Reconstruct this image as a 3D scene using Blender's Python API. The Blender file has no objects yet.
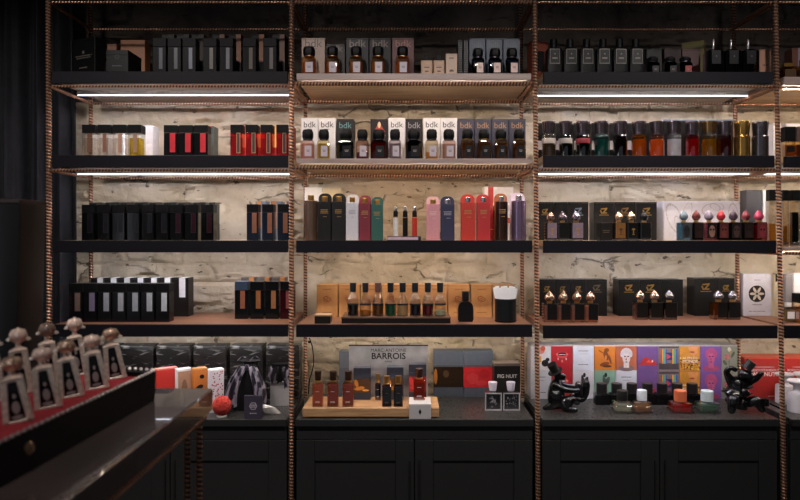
import bpy, bmesh, math, random
from mathutils import Vector, Matrix, noise
random.seed(7)
SC = bpy.context.scene
COL = SC.collection
PI = math.pi
# ------------------------------------------------------------------ camera model (photo 800 x 500)
F, CX, HY, ZC = 633.0, 412.0, 237.0, 1.5
YF, YB, YW = 2.6, 2.94, 3.045          # front uprights, back uprights, wall

def wx(px, Y): return (px - CX) / F * Y
def wz(py, Y): return ZC + (HY - py) / F * Y
def depth_of(py, z): return F * (ZC - z) / (py - HY)

cam_d = bpy.data.cameras.new('camera')
cam = bpy.data.objects.new('camera', cam_d)
COL.objects.link(cam)
cam.location = (0, 0, ZC)
cam.rotation_euler = (PI / 2, 0, 0)
cam_d.sensor_width = 36
cam_d.lens = F / 800 * 36
cam_d.shift_x = -12 / 800
cam_d.shift_y = -13 / 800
cam_d.clip_start = 0.02
cam_d.dof.use_dof = True
cam_d.dof.focus_distance = 2.7
cam_d.dof.aperture_fstop = 2.3
SC.camera = cam

# ------------------------------------------------------------------ materials
def lin(c):
    return tuple((v / 12.92 if v <= 0.04045 else ((v + 0.055) / 1.055) ** 2.4) for v in c)

def hexc(h):
    h = h.lstrip('#')
    return lin(tuple(int(h[i:i + 2], 16) / 255 for i in (0, 2, 4)))

_M = {}
def new_mat(name):
    m = bpy.data.materials.new(name)
    m.use_nodes = True
    nt = m.node_tree
    nt.nodes.clear()
    out = nt.nodes.new('ShaderNodeOutputMaterial')
    return m, nt, out

def mat(col, rough=0.5, metal=0.0, var=0.12, scale=60, bump=0.0, spec=0.5, coat=0.0):
    """opaque surface with a little procedural variation"""
    key = ('p', col, rough, metal, var, scale, bump, spec, coat)
    if key in _M: return _M[key]
    m, nt, out = new_mat('surface_' + col.strip('#'))
    b = nt.nodes.new('ShaderNodeBsdfPrincipled')
    c = hexc(col)
    if max(c) < .045: c = tuple(v * .5 for v in c)      # dark lacquers and card stock are very deep blacks
    tc = nt.nodes.new('ShaderNodeTexCoord')
    n = nt.nodes.new('ShaderNodeTexNoise')
    n.inputs['Scale'].default_value = scale
    n.inputs['Detail'].default_value = 4
    nt.links.new(tc.outputs['Object'], n.inputs['Vector'])
    r = nt.nodes.new('ShaderNodeValToRGB')
    r.color_ramp.elements[0].position = 0.3
    r.color_ramp.elements[1].position = 0.7
    r.color_ramp.elements[0].color = tuple(v * (1 - var) for v in c) + (1,)
    r.color_ramp.elements[1].color = tuple(min(1, v * (1 + var)) for v in c) + (1,)
    nt.links.new(n.outputs['Fac'], r.inputs['Fac'])
    nt.links.new(r.outputs['Color'], b.inputs['Base Color'])
    b.inputs['Roughness'].default_value = rough
    b.inputs['Metallic'].default_value = metal
    b.inputs['Specular IOR Level'].default_value = spec if max(c) >= .03 or metal else min(spec, .28)
    b.inputs['Coat Weight'].default_value = coat
    if bump:
        bp = nt.nodes.new('ShaderNodeBump')
        bp.inputs['Strength'].default_value = bump
        bp.inputs['Distance'].default_value = 0.004
        nt.links.new(n.outputs['Fac'], bp.inputs['Height'])
        nt.links.new(bp.outputs['Normal'], b.inputs['Normal'])
    nt.links.new(b.outputs['BSDF'], out.inputs['Surface'])
    _M[key] = m
    return m

def glass(tint='#ffffff', refl=0.06, edge=0.55):
    key = ('g', tint, refl, edge)
    if key in _M: return _M[key]
    m, nt, out = new_mat('glass_' + tint.strip('#'))
    t = nt.nodes.new('ShaderNodeBsdfTransparent')
    t.inputs['Color'].default_value = hexc(tint) + (1,)
    g = nt.nodes.new('ShaderNodeBsdfGlossy')
    g.inputs['Roughness'].default_value = 0.03
    g.inputs['Color'].default_value = (0.95, 0.95, 0.95, 1)
    lw = nt.nodes.new('ShaderNodeLayerWeight')
    lw.inputs['Blend'].default_value = 0.35
    mr = nt.nodes.new('ShaderNodeMapRange')
    mr.inputs['To Min'].default_value = refl
    mr.inputs['To Max'].default_value = edge
    nt.links.new(lw.outputs['Facing'], mr.inputs['Value'])
    mx = nt.nodes.new('ShaderNodeMixShader')
    nt.links.new(mr.outputs['Result'], mx.inputs['Fac'])
    nt.links.new(t.outputs['BSDF'], mx.inputs[1])
    nt.links.new(g.outputs['BSDF'], mx.inputs[2])
    nt.links.new(mx.outputs['Shader'], out.inputs['Surface'])
    _M[key] = m
    return m

def liquid(col, dens=0.5):
    key = ('l', col, dens)
    if key in _M: return _M[key]
    m, nt, out = new_mat('liquid_' + col.strip('#'))
    c = hexc(col) + (1,)
    t = nt.nodes.new('ShaderNodeBsdfTransparent'); t.inputs['Color'].default_value = c
    d = nt.nodes.new('ShaderNodeBsdfDiffuse'); d.inputs['Color'].default_value = c
    tl = nt.nodes.new('ShaderNodeBsdfTranslucent'); tl.inputs['Color'].default_value = c
    a = nt.nodes.new('ShaderNodeAddShader')
    n = nt.nodes.new('ShaderNodeTexNoise'); n.inputs['Scale'].default_value = 45
    tc = nt.nodes.new('ShaderNodeTexCoord')
    nt.links.new(tc.outputs['Object'], n.inputs['Vector'])
    mr = nt.nodes.new('ShaderNodeMapRange')
    mr.inputs['To Min'].default_value = dens * 0.8
    mr.inputs['To Max'].default_value = min(1, dens * 1.2)
    nt.links.new(n.outputs['Fac'], mr.inputs['Value'])
    m2 = nt.nodes.new('ShaderNodeMixShader'); m2.inputs['Fac'].default_value = 0.5
    nt.links.new(d.outputs['BSDF'], m2.inputs[1]); nt.links.new(tl.outputs['BSDF'], m2.inputs[2])
    mx = nt.nodes.new('ShaderNodeMixShader')
    nt.links.new(mr.outputs['Result'], mx.inputs['Fac'])
    nt.links.new(t.outputs['BSDF'], mx.inputs[1]); nt.links.new(m2.outputs['Shader'], mx.inputs[2])
    nt.links.new(mx.outputs['Shader'], out.inputs['Surface'])
    nt.nodes.remove(a)
    _M[key] = m
    return m

def emit(col, s):
    key = ('e', col, s)
    if key in _M: return _M[key]
    m, nt, out = new_mat('led_light')
    e = nt.nodes.new('ShaderNodeEmission')
    e.inputs['Color'].default_value = hexc(col) + (1,)
    e.inputs['Strength'].default_value = s
    nt.links.new(e.outputs['Emission'], out.inputs['Surface'])
    _M[key] = m
    return m

def plaster_mat(name, c_light, c_dark, c_crack, crack_amt=0.5, c_white='#e2dcd6'):
    m, nt, out = new_mat(name)
    L = nt.links.new
    tc = nt.nodes.new('ShaderNodeTexCoord')
    b = nt.nodes.new('ShaderNodeBsdfPrincipled')
    b.inputs['Roughness'].default_value = 0.85
    n1 = nt.nodes.new('ShaderNodeTexNoise'); n1.inputs['Scale'].default_value = 5; n1.inputs['Detail'].default_value = 8
    n1.inputs['Distortion'].default_value = 0.8
    L(tc.outputs['Object'], n1.inputs['Vector'])
    r = nt.nodes.new('ShaderNodeValToRGB')
    r.color_ramp.elements[0].position = 0.30; r.color_ramp.elements[0].color = hexc(c_dark) + (1,)
    r.color_ramp.elements[1].position = 0.52; r.color_ramp.elements[1].color = hexc(c_light) + (1,)
    e = r.color_ramp.elements.new(0.78); e.color = hexc(c_white) + (1,)
    L(n1.outputs['Fac'], r.inputs['Fac'])
    # cracks: jagged cell borders in patches, plus small chipped holes
    mp = nt.nodes.new('ShaderNodeMapping'); mp.inputs['Scale'].default_value = (4.5, 4.5, 10)
    L(tc.outputs['Object'], mp.inputs['Vector'])
    n2 = nt.nodes.new('ShaderNodeTexNoise'); n2.inputs['Scale'].default_value = 11; n2.inputs['Detail'].default_value = 5; n2.inputs['Roughness'].default_value = .5
    L(tc.outputs['Object'], n2.inputs['Vector'])
    sc_ = nt.nodes.new('ShaderNodeVectorMath'); sc_.operation = 'SCALE'; sc_.inputs['Scale'].default_value = .5
    L(n2.outputs['Color'], sc_.inputs[0])
    mx = nt.nodes.new('ShaderNodeVectorMath'); mx.operation = 'ADD'
    L(mp.outputs['Vector'], mx.inputs[0]); L(sc_.outputs['Vector'], mx.inputs[1])
    v = nt.nodes.new('ShaderNodeTexVoronoi'); v.feature = 'DISTANCE_TO_EDGE'; v.inputs['Scale'].default_value = 1.0
    L(mx.outputs['Vector'], v.inputs['Vector'])
    n3 = nt.nodes.new('ShaderNodeTexNoise'); n3.inputs['Scale'].default_value = 7; n3.inputs['Detail'].default_value = 5
    L(tc.outputs['Object'], n3.inputs['Vector'])
    wd = nt.nodes.new('ShaderNodeMapRange'); wd.inputs['From Min'].default_value = .575; wd.inputs['From Max'].default_value = .70; wd.inputs['To Min'].default_value = .0005; wd.inputs['To Max'].default_value = .075
    L(n3.outputs['Fac'], wd.inputs['Value'])
    cr = nt.nodes.new('ShaderNodeMapRange'); cr.inputs['From Min'].default_value = 0.0
    cr.inputs['To Min'].default_value = 1; cr.inputs['To Max'].default_value = 0
    L(v.outputs['Distance'], cr.inputs['Value']); L(wd.outputs['Result'], cr.inputs['From Max'])
    mp2 = nt.nodes.new('ShaderNodeMapping'); mp2.inputs['Scale'].default_value = (17, 17, 34)
    L(tc.outputs['Object'], mp2.inputs['Vector'])
    n5 = nt.nodes.new('ShaderNodeTexNoise'); n5.inputs['Scale'].default_value = 1; n5.inputs['Detail'].default_value = 6
    L(mp2.outputs['Vector'], n5.inputs['Vector'])
    hl = nt.nodes.new('ShaderNodeMapRange'); hl.inputs['From Min'].default_value = .645; hl.inputs['From Max'].default_value = .675
    L(n5.outputs['Fac'], hl.inputs['Value'])
    mk = nt.nodes.new('ShaderNodeMath'); mk.operation = 'MAXIMUM'
    L(cr.outputs['Result'], mk.inputs[0]); L(hl.outputs['Result'], mk.inputs[1])
    mu = nt.nodes.new('ShaderNodeMath'); mu.operation = 'MULTIPLY'; mu.inputs[1].default_value = crack_amt
    L(mk.outputs['Value'], mu.inputs[0])
    mc = nt.nodes.new('ShaderNodeMix'); mc.data_type = 'RGBA'
    L(mu.outputs['Value'], mc.inputs['Factor']); L(r.outputs['Color'], mc.inputs[6])
    mc.inputs[7].default_value = hexc(c_crack) + (1,)
    L(mc.outputs[2], b.inputs['Base Color'])
    n4 = nt.nodes.new('ShaderNodeTexNoise'); n4.inputs['Scale'].default_value = 38; n4.inputs['Detail'].default_value = 8
    L(tc.outputs['Object'], n4.inputs['Vector'])
    sb = nt.nodes.new('ShaderNodeMath'); sb.operation = 'SUBTRACT'
    L(n4.outputs['Fac'], sb.inputs[0]); L(mu.outputs['Value'], sb.inputs[1])
    bp = nt.nodes.new('ShaderNodeBump'); bp.inputs['Strength'].default_value = 0.8; bp.inputs['Distance'].default_value = 0.010
    L(sb.outputs['Value'], bp.inputs['Height']); L(bp.outputs['Normal'], b.inputs['Normal'])
    L(b.outputs['BSDF'], out.inputs['Surface'])
    return m

def wood_mat(c1, c2, rough=0.45, stretch=(2, 30, 30)):
    key = ('w', c1, c2, rough, stretch)
    if key in _M: return _M[key]
    m, nt, out = new_mat('wood_' + c1.strip('#'))
    L = nt.links.new
    tc = nt.nodes.new('ShaderNodeTexCoord')
    mp = nt.nodes.new('ShaderNodeMapping'); mp.inputs['Scale'].default_value = stretch
    L(tc.outputs['Object'], mp.inputs['Vector'])
    n = nt.nodes.new('ShaderNodeTexNoise'); n.inputs['Scale'].default_value = 2.5; n.inputs['Detail'].default_value = 7
    n.inputs['Distortion'].default_value = 0.6
    L(mp.outputs['Vector'], n.inputs['Vector'])
    r = nt.nodes.new('ShaderNodeValToRGB')
    r.color_ramp.elements[0].position = 0.35; r.color_ramp.elements[0].color = hexc(c1) + (1,)
    r.color_ramp.elements[1].position = 0.65; r.color_ramp.elements[1].color = hexc(c2) + (1,)
    L(n.outputs['Fac'], r.inputs['Fac'])
    b = nt.nodes.new('ShaderNodeBsdfPrincipled'); b.inputs['Roughness'].default_value = rough
    L(r.outputs['Color'], b.inputs['Base Color']); L(b.outputs['BSDF'], out.inputs['Surface'])
    _M[key] = m
    return m

def stone_mat():
    m, nt, out = new_mat('black_counter_stone')
    L = nt.links.new
    tc = nt.nodes.new('ShaderNodeTexCoord')
    n = nt.nodes.new('ShaderNodeTexNoise'); n.inputs['Scale'].default_value = 160; n.inputs['Detail'].default_value = 8
    L(tc.outputs['Object'], n.inputs['Vector'])
    r = nt.nodes.new('ShaderNodeValToRGB')
    r.color_ramp.elements[0].position = 0.45; r.color_ramp.elements[0].color = hexc('#2a2928') + (1,)
    r.color_ramp.elements[1].position = 0.75; r.color_ramp.elements[1].color = hexc('#484644') + (1,)
    L(n.outputs['Fac'], r.inputs['Fac'])
    b = nt.nodes.new('ShaderNodeBsdfPrincipled')
    L(r.outputs['Color'], b.inputs['Base Color'])
    mr = nt.nodes.new('ShaderNodeMapRange'); mr.inputs['To Min'].default_value = 0.18; mr.inputs['To Max'].default_value = 0.42
    L(n.outputs['Fac'], mr.inputs['Value']); L(mr.outputs['Result'], b.inputs['Roughness'])
    L(b.outputs['BSDF'], out.inputs['Surface'])
    return m

BLACK = mat('#1d1b1e', 0.45)
CAPBLK = mat('#111012', 0.5, spec=.15)
CARDBLK = mat('#1b1b1c', 0.4)
PAINT = mat('#26242b', 0.55, var=0.08, spec=.15)
CABINET = mat('#393939', 0.5, var=0.06)
COPPER = mat('#b2866a', 0.34, 0.7, var=0.25, scale=120)
RUST_SHADE = mat('#4a3026', 0.6, 0.3, var=0.3, scale=120)
TAN = mat('#c08a58', 0.5)
GOLD = mat('#c79a55', 0.28, 0.9)
ROSE = mat('#c9a08c', 0.22, 0.9)
SILVER = mat('#c9c4c6', 0.25, 0.9)
STEEL = mat('#77727a', 0.25, 0.9)
BRONZE = mat('#6e5343', 0.25, 0.85)
WHITE = mat('#e6e1df', 0.5, var=0.04)
CLEAR = glass('#f4f2ee')

# ------------------------------------------------------------------ mesh builder
class MB:
    def __init__(s): s.v, s.f, s.m = [], [], []
    def loft(s, rings, m=0, cap0=True, cap1=True):
        b = len(s.v); n = len(rings[0])
        for r in rings: s.v.extend(r)
        for i in range(len(rings) - 1):
            for j in range(n):
                k = (j + 1) % n
                s.f.append((b + i * n + j, b + i * n + k, b + (i + 1) * n + k, b + (i + 1) * n + j)); s.m.append(m)
        if cap0: s.f.append(tuple(b + j for j in reversed(range(n)))); s.m.append(m)
        if cap1: s.f.append(tuple(b + (len(rings) - 1) * n + j for j in range(n))); s.m.append(m)
        return s
    def rr(s, hx, hy, z, c=0.0, n=1, ox=0, oy=0):
        """rectangle ring with cut (n=1) or rounded corners"""
        c = max(1e-5, min(c, hx * 0.999, hy * 0.999))
        pts = []
        for (sx, sy, a0) in ((1, -1, -PI / 2), (1, 1, 0), (-1, 1, PI / 2), (-1, -1, PI)):
            cx, cy = sx * (hx - c), sy * (hy - c)
            for i in range(n + 1):
                a = a0 + PI / 2 * i / n
                pts.append((ox + cx + c * math.cos(a), oy + cy + c * math.sin(a), z))
        return pts
    def box(s, x0, x1, y0, y1, z0, z1, m=0, c=0.0008, n=1):
        hx, hy, ox, oy = (x1 - x0) / 2, (y1 - y0) / 2, (x0 + x1) / 2, (y0 + y1) / 2
        e = min(c, hx * .4, hy * .4, (z1 - z0) * .3)
        return s.loft([s.rr(hx - e, hy - e, z0, e, n, ox, oy), s.rr(hx, hy, z0 + e, e * 1.6, n, ox, oy),
                       s.rr(hx, hy, z1 - e, e * 1.6, n, ox, oy), s.rr(hx - e, hy - e, z1, e, n, ox, oy)], m)
    def lathe(s, prof, seg=20, m=0, ox=0, oy=0):
        rings = [[(ox + max(r, 1e-5) * math.cos(2 * PI * k / seg), oy + max(r, 1e-5) * math.sin(2 * PI * k / seg), z) for k in range(seg)] for r, z in prof]
        return s.loft(rings, m)
    def tube(s, path, r, seg=8, m=0):
        P = [Vector(p) for p in path]
        rings = []
        for i, p in enumerate(P):
            t = (P[min(i + 1, len(P) - 1)] - P[max(i - 1, 0)]).normalized()
            u = t.orthogonal().normalized()
            if i and rings:
                u = (last - t * last.dot(t)).normalized()
            last = u
            w = t.cross(u)
            rr = r[i] if isinstance(r, (list, tuple)) else r
            rings.append([tuple(p + (u * math.cos(2 * PI * k / seg) + w * math.sin(2 * PI * k / seg)) * rr) for k in range(seg)])
        return s.loft(rings, m)
    def poly(s, pts, y, m=0):
        """flat printed shape on a front (x, z) at depth y, facing -y"""
        b = len(s.v)
        s.v.extend((x, y, z) for x, z in pts)
        s.f.append(tuple(range(b, b + len(pts)))); s.m.append(m)
        return s
    def rect(s, x0, x1, z0, z1, y, m=0): return s.poly([(x0, z0), (x1, z0), (x1, z1), (x0, z1)], y, m)
    def ell(s, cx, cz, rx, rz, y, m=0, n=16, rot=0.0, a0=0, a1=2 * PI):
        c, d = math.cos(rot), math.sin(rot)
        full = abs(a1 - a0 - 2 * PI) < 1e-6
        pts = []
        for k in range(n if full else n + 1):
            a = a0 + (a1 - a0) * k / n
            x, z = rx * math.cos(a), rz * math.sin(a)
            pts.append((cx + x * c - z * d, cz + x * d + z * c))
        return s.poly(pts, y, m)
    def ring(s, cx, cz, rx, rz, t, y, m=0, n=18, rot=0.0, a0=0, a1=2 * PI):
        c, d = math.cos(rot), math.sin(rot)
        for k in range(n):
            pts = []
            for a, q in ((a0 + (a1 - a0) * k / n, 0), (a0 + (a1 - a0) * (k + 1) / n, 0), (a0 + (a1 - a0) * (k + 1) / n, t), (a0 + (a1 - a0) * k / n, t)):
                x, z = (rx - q) * math.cos(a), (rz - q) * math.sin(a)
                pts.append((cx + x * c - z * d, cz + x * d + z * c))
            s.poly(pts, y, m)
        return s
    def extrude_outline(s, pts, y0, y1, m=0):
        """outline in (x, z) pushed from y0 (front) to y1 (back)"""
        return s.loft([[(x, y1, z) for x, z in pts], [(x, y0, z) for x, z in pts]], m)
    def text(s, string, size, cx, z, y, m=0, bold=0.0):
        cu = bpy.data.curves.new('lettering', 'FONT'); cu.body = string; cu.size = size; cu.align_x = 'CENTER'; cu.resolution_u = 3
        cu.offset = bold
        o = bpy.data.objects.new('lettering', cu); COL.objects.link(o)
        bpy.context.view_layer.update()
        me = bpy.data.meshes.new_from_object(o.evaluated_get(bpy.context.evaluated_depsgraph_get()))
        b = len(s.v)
        s.v.extend((cx + v.co.x, y, z + v.co.y) for v in me.vertices)
        for p in me.polygons:
            s.f.append(tuple(b + i for i in p.vertices)); s.m.append(m)
        bpy.data.objects.remove(o); bpy.data.curves.remove(cu); bpy.data.meshes.remove(me)
        return s
    def mesh(s, name, mats, smooth=True):
        me = bpy.data.meshes.new(name)
        me.from_pydata(s.v, [], s.f)
        for m in mats: me.materials.append(m)
        me.polygons.foreach_set('material_index', s.m)
        if smooth:
            me.polygons.foreach_set('use_smooth', [True] * len(s.f))
            me.set_sharp_from_angle(angle=math.radians(31))
        me.update()
        return me

def obj(name, me, parent=None, loc=(0, 0, 0), rot=(0, 0, 0)):
    o = bpy.data.objects.new(name, me); COL.objects.link(o)
    o.location = loc; o.rotation_euler = rot
    if parent: o.parent = parent
    return o

_CACHE = {}
def part(name, parent, key, build, mats, loc=(0, 0, 0), rot=(0, 0, 0), smooth=True):
    """one part; equal parts share their mesh data"""
    if not isinstance(mats, (list, tuple)): mats = [mats]
    k = (name, key, tuple(m.name for m in mats)) if key is not None else None
    me = _CACHE.get(k) if k else None
    if me is None:
        mb = MB(); build(mb); me = mb.mesh(name, mats, smooth)
        if k: _CACHE[k] = me
    return obj(name, me, parent, loc, rot)

def rnd(*a): return tuple(round(x, 4) if isinstance(x, float) else x for x in a)

def thing(name, label, cat, loc, rz=0.0, group=None):
    o = bpy.data.objects.new(name, None); COL.objects.link(o)
    o.empty_display_size = 0.02
    o.location = loc; o.rotation_euler = (0, 0, rz)
    o['label'] = label; o['category'] = cat
    if group: o['group'] = group
    return o

def struct(name, me, loc=(0, 0, 0)):
    o = obj(name, me, None, loc); o['kind'] = 'structure'; return o

NUM = ['zero', 'one', 'two', 'three', 'four', 'five', 'six', 'seven', 'eight', 'nine', 'ten', 'eleven', 'twelve', 'thirteen', 'fourteen']
ORD = ['first', 'second', 'third', 'fourth', 'fifth', 'sixth', 'seventh', 'eighth', 'ninth', 'tenth', 'eleventh', 'twelfth', 'thirteenth']
def nth(i, n):
    if i == 0: return 'leftmost'
    if i == n - 1: return 'rightmost'
    return ORD[i] + ' from left'

def marks(mb, x0, x1, z0, z1, y, rows, m=0, seed=1, fill=0.8):
    """rows of small unreadable lettering"""
    r = random.Random(seed)
    h = (z1 - z0) / rows
    for i in range(rows):
        x = x0 + r.uniform(0, .12) * (x1 - x0); xe = x1 - (x - x0)
        while x < xe:
            w = min(r.uniform(.10, .24) * (x1 - x0), xe - x)
            mb.rect(x, x + w * .85, z1 - (i + .75) * h, z1 - (i + .2) * h, y, m); x += w
    return mb

# shelf heights, from the front edges in the photo
ZT = {
    ('L', 1): wz(71.5, YF), ('L', 2): wz(155.3, YF), ('L', 3): wz(240.4, YF), ('L', 4): wz(324.6, YF),
    ('M', 1): wz(73.0, YF), ('M', 2): wz(158.4, YF), ('M', 3): wz(240.4, YF), ('M', 4): wz(324.6, YF),
    ('R', 1): wz(72.0, YF), ('R', 2): wz(155.6, YF), ('R', 3): wz(240.6, YF), ('R', 4): wz(325.6, YF),
    ('X', 1): wz(76.5, YF), ('X', 2): wz(156.5, YF), ('X', 3): wz(247.0, YF), ('X', 4): wz(325.6, YF),
}
ZCNT = wz(418.8, YF)
BAYN = {'L': 'left bay', 'M': 'middle bay', 'R': 'right bay', 'X': 'far right bay'}
SHN = {1: 'top shelf', 2: 'second shelf', 3: 'third shelf', 4: 'fourth shelf', 5: 'counter'}
def where(b, s): return SHN[s] + ' ' + BAYN[b]
def ztop(b, s): return ZCNT if s == 5 else ZT[(b, s)]

# ------------------------------------------------------------------ room shell
def build_wall(name, x0, x1, z0, z1, step, material, brick=1.0):
    nx, nz = int((x1 - x0) / step), int((z1 - z0) / step)
    mb = MB()
    N, Fr = noise.noise, noise.fractal
    for j in range(nz + 1):
        for i in range(nx + 1):
            x, z = x0 + (x1 - x0) * i / nx, z0 + (z1 - z0) * j / nz
            d = Fr(Vector((x * 4.1, 3.3, z * 5.1)), 1.0, 2.0, 6) * 0.011
            wob = N(Vector((x * 6, 1.2, z * 6))) * 0.026 + N(Vector((x * 19, 1.7, z * 19))) * 0.006
            wob2 = N(Vector((x * 6, 8.2, z * 6))) * 0.05
            row = math.floor((z + wob) / 0.098)
            fz = ((z + wob) / 0.098) % 1
            fx = ((x + wob2 + (row % 3) * 0.11) / 0.29) % 1
            g = max(0, 1 - min(fz, 1 - fz) / 0.17) ** 1.3
            g = max(g, max(0, 1 - min(fx, 1 - fx) / 0.055) ** 1.3)
            mask = N(Vector((x * 2.1 + 4, 0.3, z * 2.9))) * 2.4 + 0.8
            mask = min(1, max(0, mask)) * brick
            rough = 0.55 + 0.75 * N(Vector((x * 11, 2.2, z * 15)))
            d += g * mask * 0.030 * max(0, rough)
            # flaked plaster edges: terraces
            tr = N(Vector((x * 3.4, 6.1, z * 7.5))) * 3.2
            ft = tr - math.floor(tr)
            d += mask * 0.012 * (ft if ft < .82 else (1 - ft) * 4.5)
            chip = N(Vector((x * 15, 5, z * 24)))
            if chip > 0.40: d += (chip - .40) * 0.09 * (0.25 + mask)
            mb.v.append((x, YW + d + 0.014, z))
    w = nx + 1
    for j in range(nz):
        for i in range(nx):
            mb.f.append((j * w + i, j * w + i + 1, (j + 1) * w + i + 1, (j + 1) * w + i)); mb.m.append(0)
    # give the wall its thickness
    b = len(mb.v)
    for (x, z) in ((x0, z0), (x1, z0), (x1, z1), (x0, z1)): mb.v.append((x, YW + 0.2, z))
    mb.f.append((b + 3, b + 2, b + 1, b)); mb.m.append(0)
    me = mb.mesh(name, [material], True)
    return struct(name, me)

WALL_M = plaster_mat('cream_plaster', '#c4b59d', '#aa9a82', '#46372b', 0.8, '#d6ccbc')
WALL_D = plaster_mat('shade_toned_stone', '#50463f', '#352d28', '#1d1917', 0.5, '#5c524a')  # stone tone darkened to stand in for missing light above the top shelf
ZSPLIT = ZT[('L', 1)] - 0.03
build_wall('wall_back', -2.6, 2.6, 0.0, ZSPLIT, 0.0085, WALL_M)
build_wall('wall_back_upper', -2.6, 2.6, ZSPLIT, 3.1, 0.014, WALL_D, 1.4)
def slab(name, a, m):
    mb = MB(); mb.box(*a); return struct(name, mb.mesh(name, [m]))
slab('floor', (-2.6, 2.6, -1.5, 3.3, -0.05, 0.0), wood_mat('#2c2622', '#3b332c', 0.5))
slab('ceiling', (-2.6, 2.6, -1.5, 3.3, 3.1, 3.2), mat('#2a2726', 0.8))
slab('wall_left', (-2.7, -2.6, -1.5, 3.3, 0, 3.1), mat('#2a2828', 0.8))
slab('wall_right', (2.6, 2.7, -1.5, 3.3, 0, 3.1), mat('#3a3634', 0.8))

# dark curtain hanging on the wall side
def curtain():
    mb = MB()
    nx, nz = 220, 12
    x0, x1 = -2.58, -1.545
    for layer in (0, 1):
        for j in range(nz + 1):
            z = 0.02 + 3.0 * j / nz
            for i in range(nx + 1):
                t = i / nx
                lo = x1 + 0.0 - (0.03 * (z - 0.8) / 2 if t > .97 else 0)
                x = x0 + (lo - x0) * t
                a = 0.030 * math.sin(t * 60 + 0.6 * math.sin(t * 13)) + 0.012 * math.sin(t * 131 + z)
                y = 2.93 + a + layer * 0.004 - 0.01 * math.sin(z * 1.3 + t * 9)
                mb.v.append((x, y, z))
    w = nx + 1; L = (nx + 1) * (nz + 1)
    for layer in (0, 1):
        for j in range(nz):
            for i in range(nx):
                q = [layer * L + j * w + i, layer * L + j * w + i + 1, layer * L + (j + 1) * w + i + 1, layer * L + (j + 1) * w + i]
                mb.f.append(tuple(q if layer == 0 else reversed(q))); mb.m.append(0)
    for j in range(nz):
        for e in (0, nx):
            mb.f.append((j * w + e, (j + 1) * w + e, L + (j + 1) * w + e, L + j * w + e)); mb.m.append(0)
    t = thing('curtain', 'dark charcoal floor length curtain hanging beside the shelving', 'curtain', (0, 0, 0))
    part('fabric', t, None, lambda m: (m.v.extend(mb.v), m.f.extend(mb.f), m.m.extend(mb.m)), mat('#33333a', 0.75, var=0.2, scale=30))
    part('curtain_rod', t, None, lambda m: m.tube([(-2.58, 2.93, 3.045), (-1.5, 2.93, 3.045)], 0.014, 10), BLACK)
curtain()

# ------------------------------------------------------------------ rebar rack
def rebar_mesh(length, r):
    key = ('rebar', round(length, 3), round(r, 4))
    if key in _CACHE: return _CACHE[key]
    p = 0.0132
    n = max(6, int(length / p * 6))
    seg = 10
    mb = MB(); rings = []
    ph = lambda z, a: math.sin(2 * PI * z / p + a)
    for i in range(n + 1):
        z = length * i / n
        rings.append([(r * (0.86 + 0.22 * max(0, ph(z, 2 * PI * k / seg)) ** 0.6) * math.cos(2 * PI * k / seg),
                       r * (0.86 + 0.22 * max(0, ph(z, 2 * PI * k / seg)) ** 0.6) * math.sin(2 * PI * k / seg), z) for k in range(seg)])
    mb.loft(rings)
    for i in range(n):          # rusty valleys darkened to put rib shade into the colour, ribs left bright
        for k in range(seg):
            mb.m[i * seg + k] = 1 if ph(length * (i + .5) / n, 2 * PI * (k + .5) / seg) < -0.1 else 0
    me = mb.mesh('rebar', [COPPER, RUST_SHADE], True)
    _CACHE[key] = me
    return me

def rebar(name, p0, p1, r, parent, base=Vector((0, 0, 0))):
    a, b = Vector(p0), Vector(p1)
    o = obj(name, rebar_mesh((b - a).length, r), parent, a - base)
    o.rotation_mode = 'QUATERNION'
    o.rotation_quaternion = Vector((0, 0, 1)).rotation_difference((b - a).normalized())
    return o

RK = Vector((wx(48.9, YF), YF, 0))
rack = thing('shelving_rack', 'tall copper coloured ribbed steel rod rack holding all the shelves', 'shelving rack', RK)
ZTOP = wz(2.3, YF)
UPX = {0: (48.4, 49.6), 1: (291.6, 291.4), 2: (534.8, 537.5), 3: (775.3, 782.6)}   # photo x at y=0 and y=420
UX = {}
for k, (xa, xb) in UPX.items():
    za, zb = wz(0, YF), wz(420, YF)
    def xat(z, xa=xa, xb=xb, za=za, zb=zb): return wx(xa + (xb - xa) * (za - z) / (za - zb), YF)
    UX[k] = xat
    rebar('upright', (xat(0.0), YF, 0.0), (xat(2.95), YF, 2.95), 0.0108, rack, RK)
    rebar('upright', (xat(0.9) + (0.0 if k < 3 else 0), YB, ZCNT + 0.001), (xat(2.5), YB, 2.75), 0.0098, rack, RK)
UX[4] = lambda z: UX[3](z) + 1.0
for k in (4,):
    rebar('upright', (UX[4](0), YF, 0.0), (UX[4](2.95), YF, 2.95), 0.0108, rack, RK)

LEVELS = {'L': (86.3, 170.2), 'M': (83.9, 167.6), 'R': (86.5, 169.6), 'X': (87.5, 170, 253.6)}
for bi, b in enumerate('LMRX'):
    for py in (2.3,) + LEVELS[b]:
        z = wz(py, YF)
        xa, xb = UX[bi](z), UX[bi + 1](z)
        r = 0.0056 if b != 'M' else 0.0092
        rebar('rail', (xa + .0125, YF, z), (xb - .0125, YF, z), r, rack, RK)
        rebar('rail', (xa + .0115, YB, z), (xb - .0115, YB, z), r, rack, RK)
        rebar('crossbar', (xa + .004, YF + .0125, z), (xa + .004, YB - .0115, z), 0.0070, rack, RK)
        if b in 'LMR': rebar('crossbar', (xb - .014, YF + .0125, z), (xb - .014, YB - .0115, z), 0.0070, rack, RK)

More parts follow.
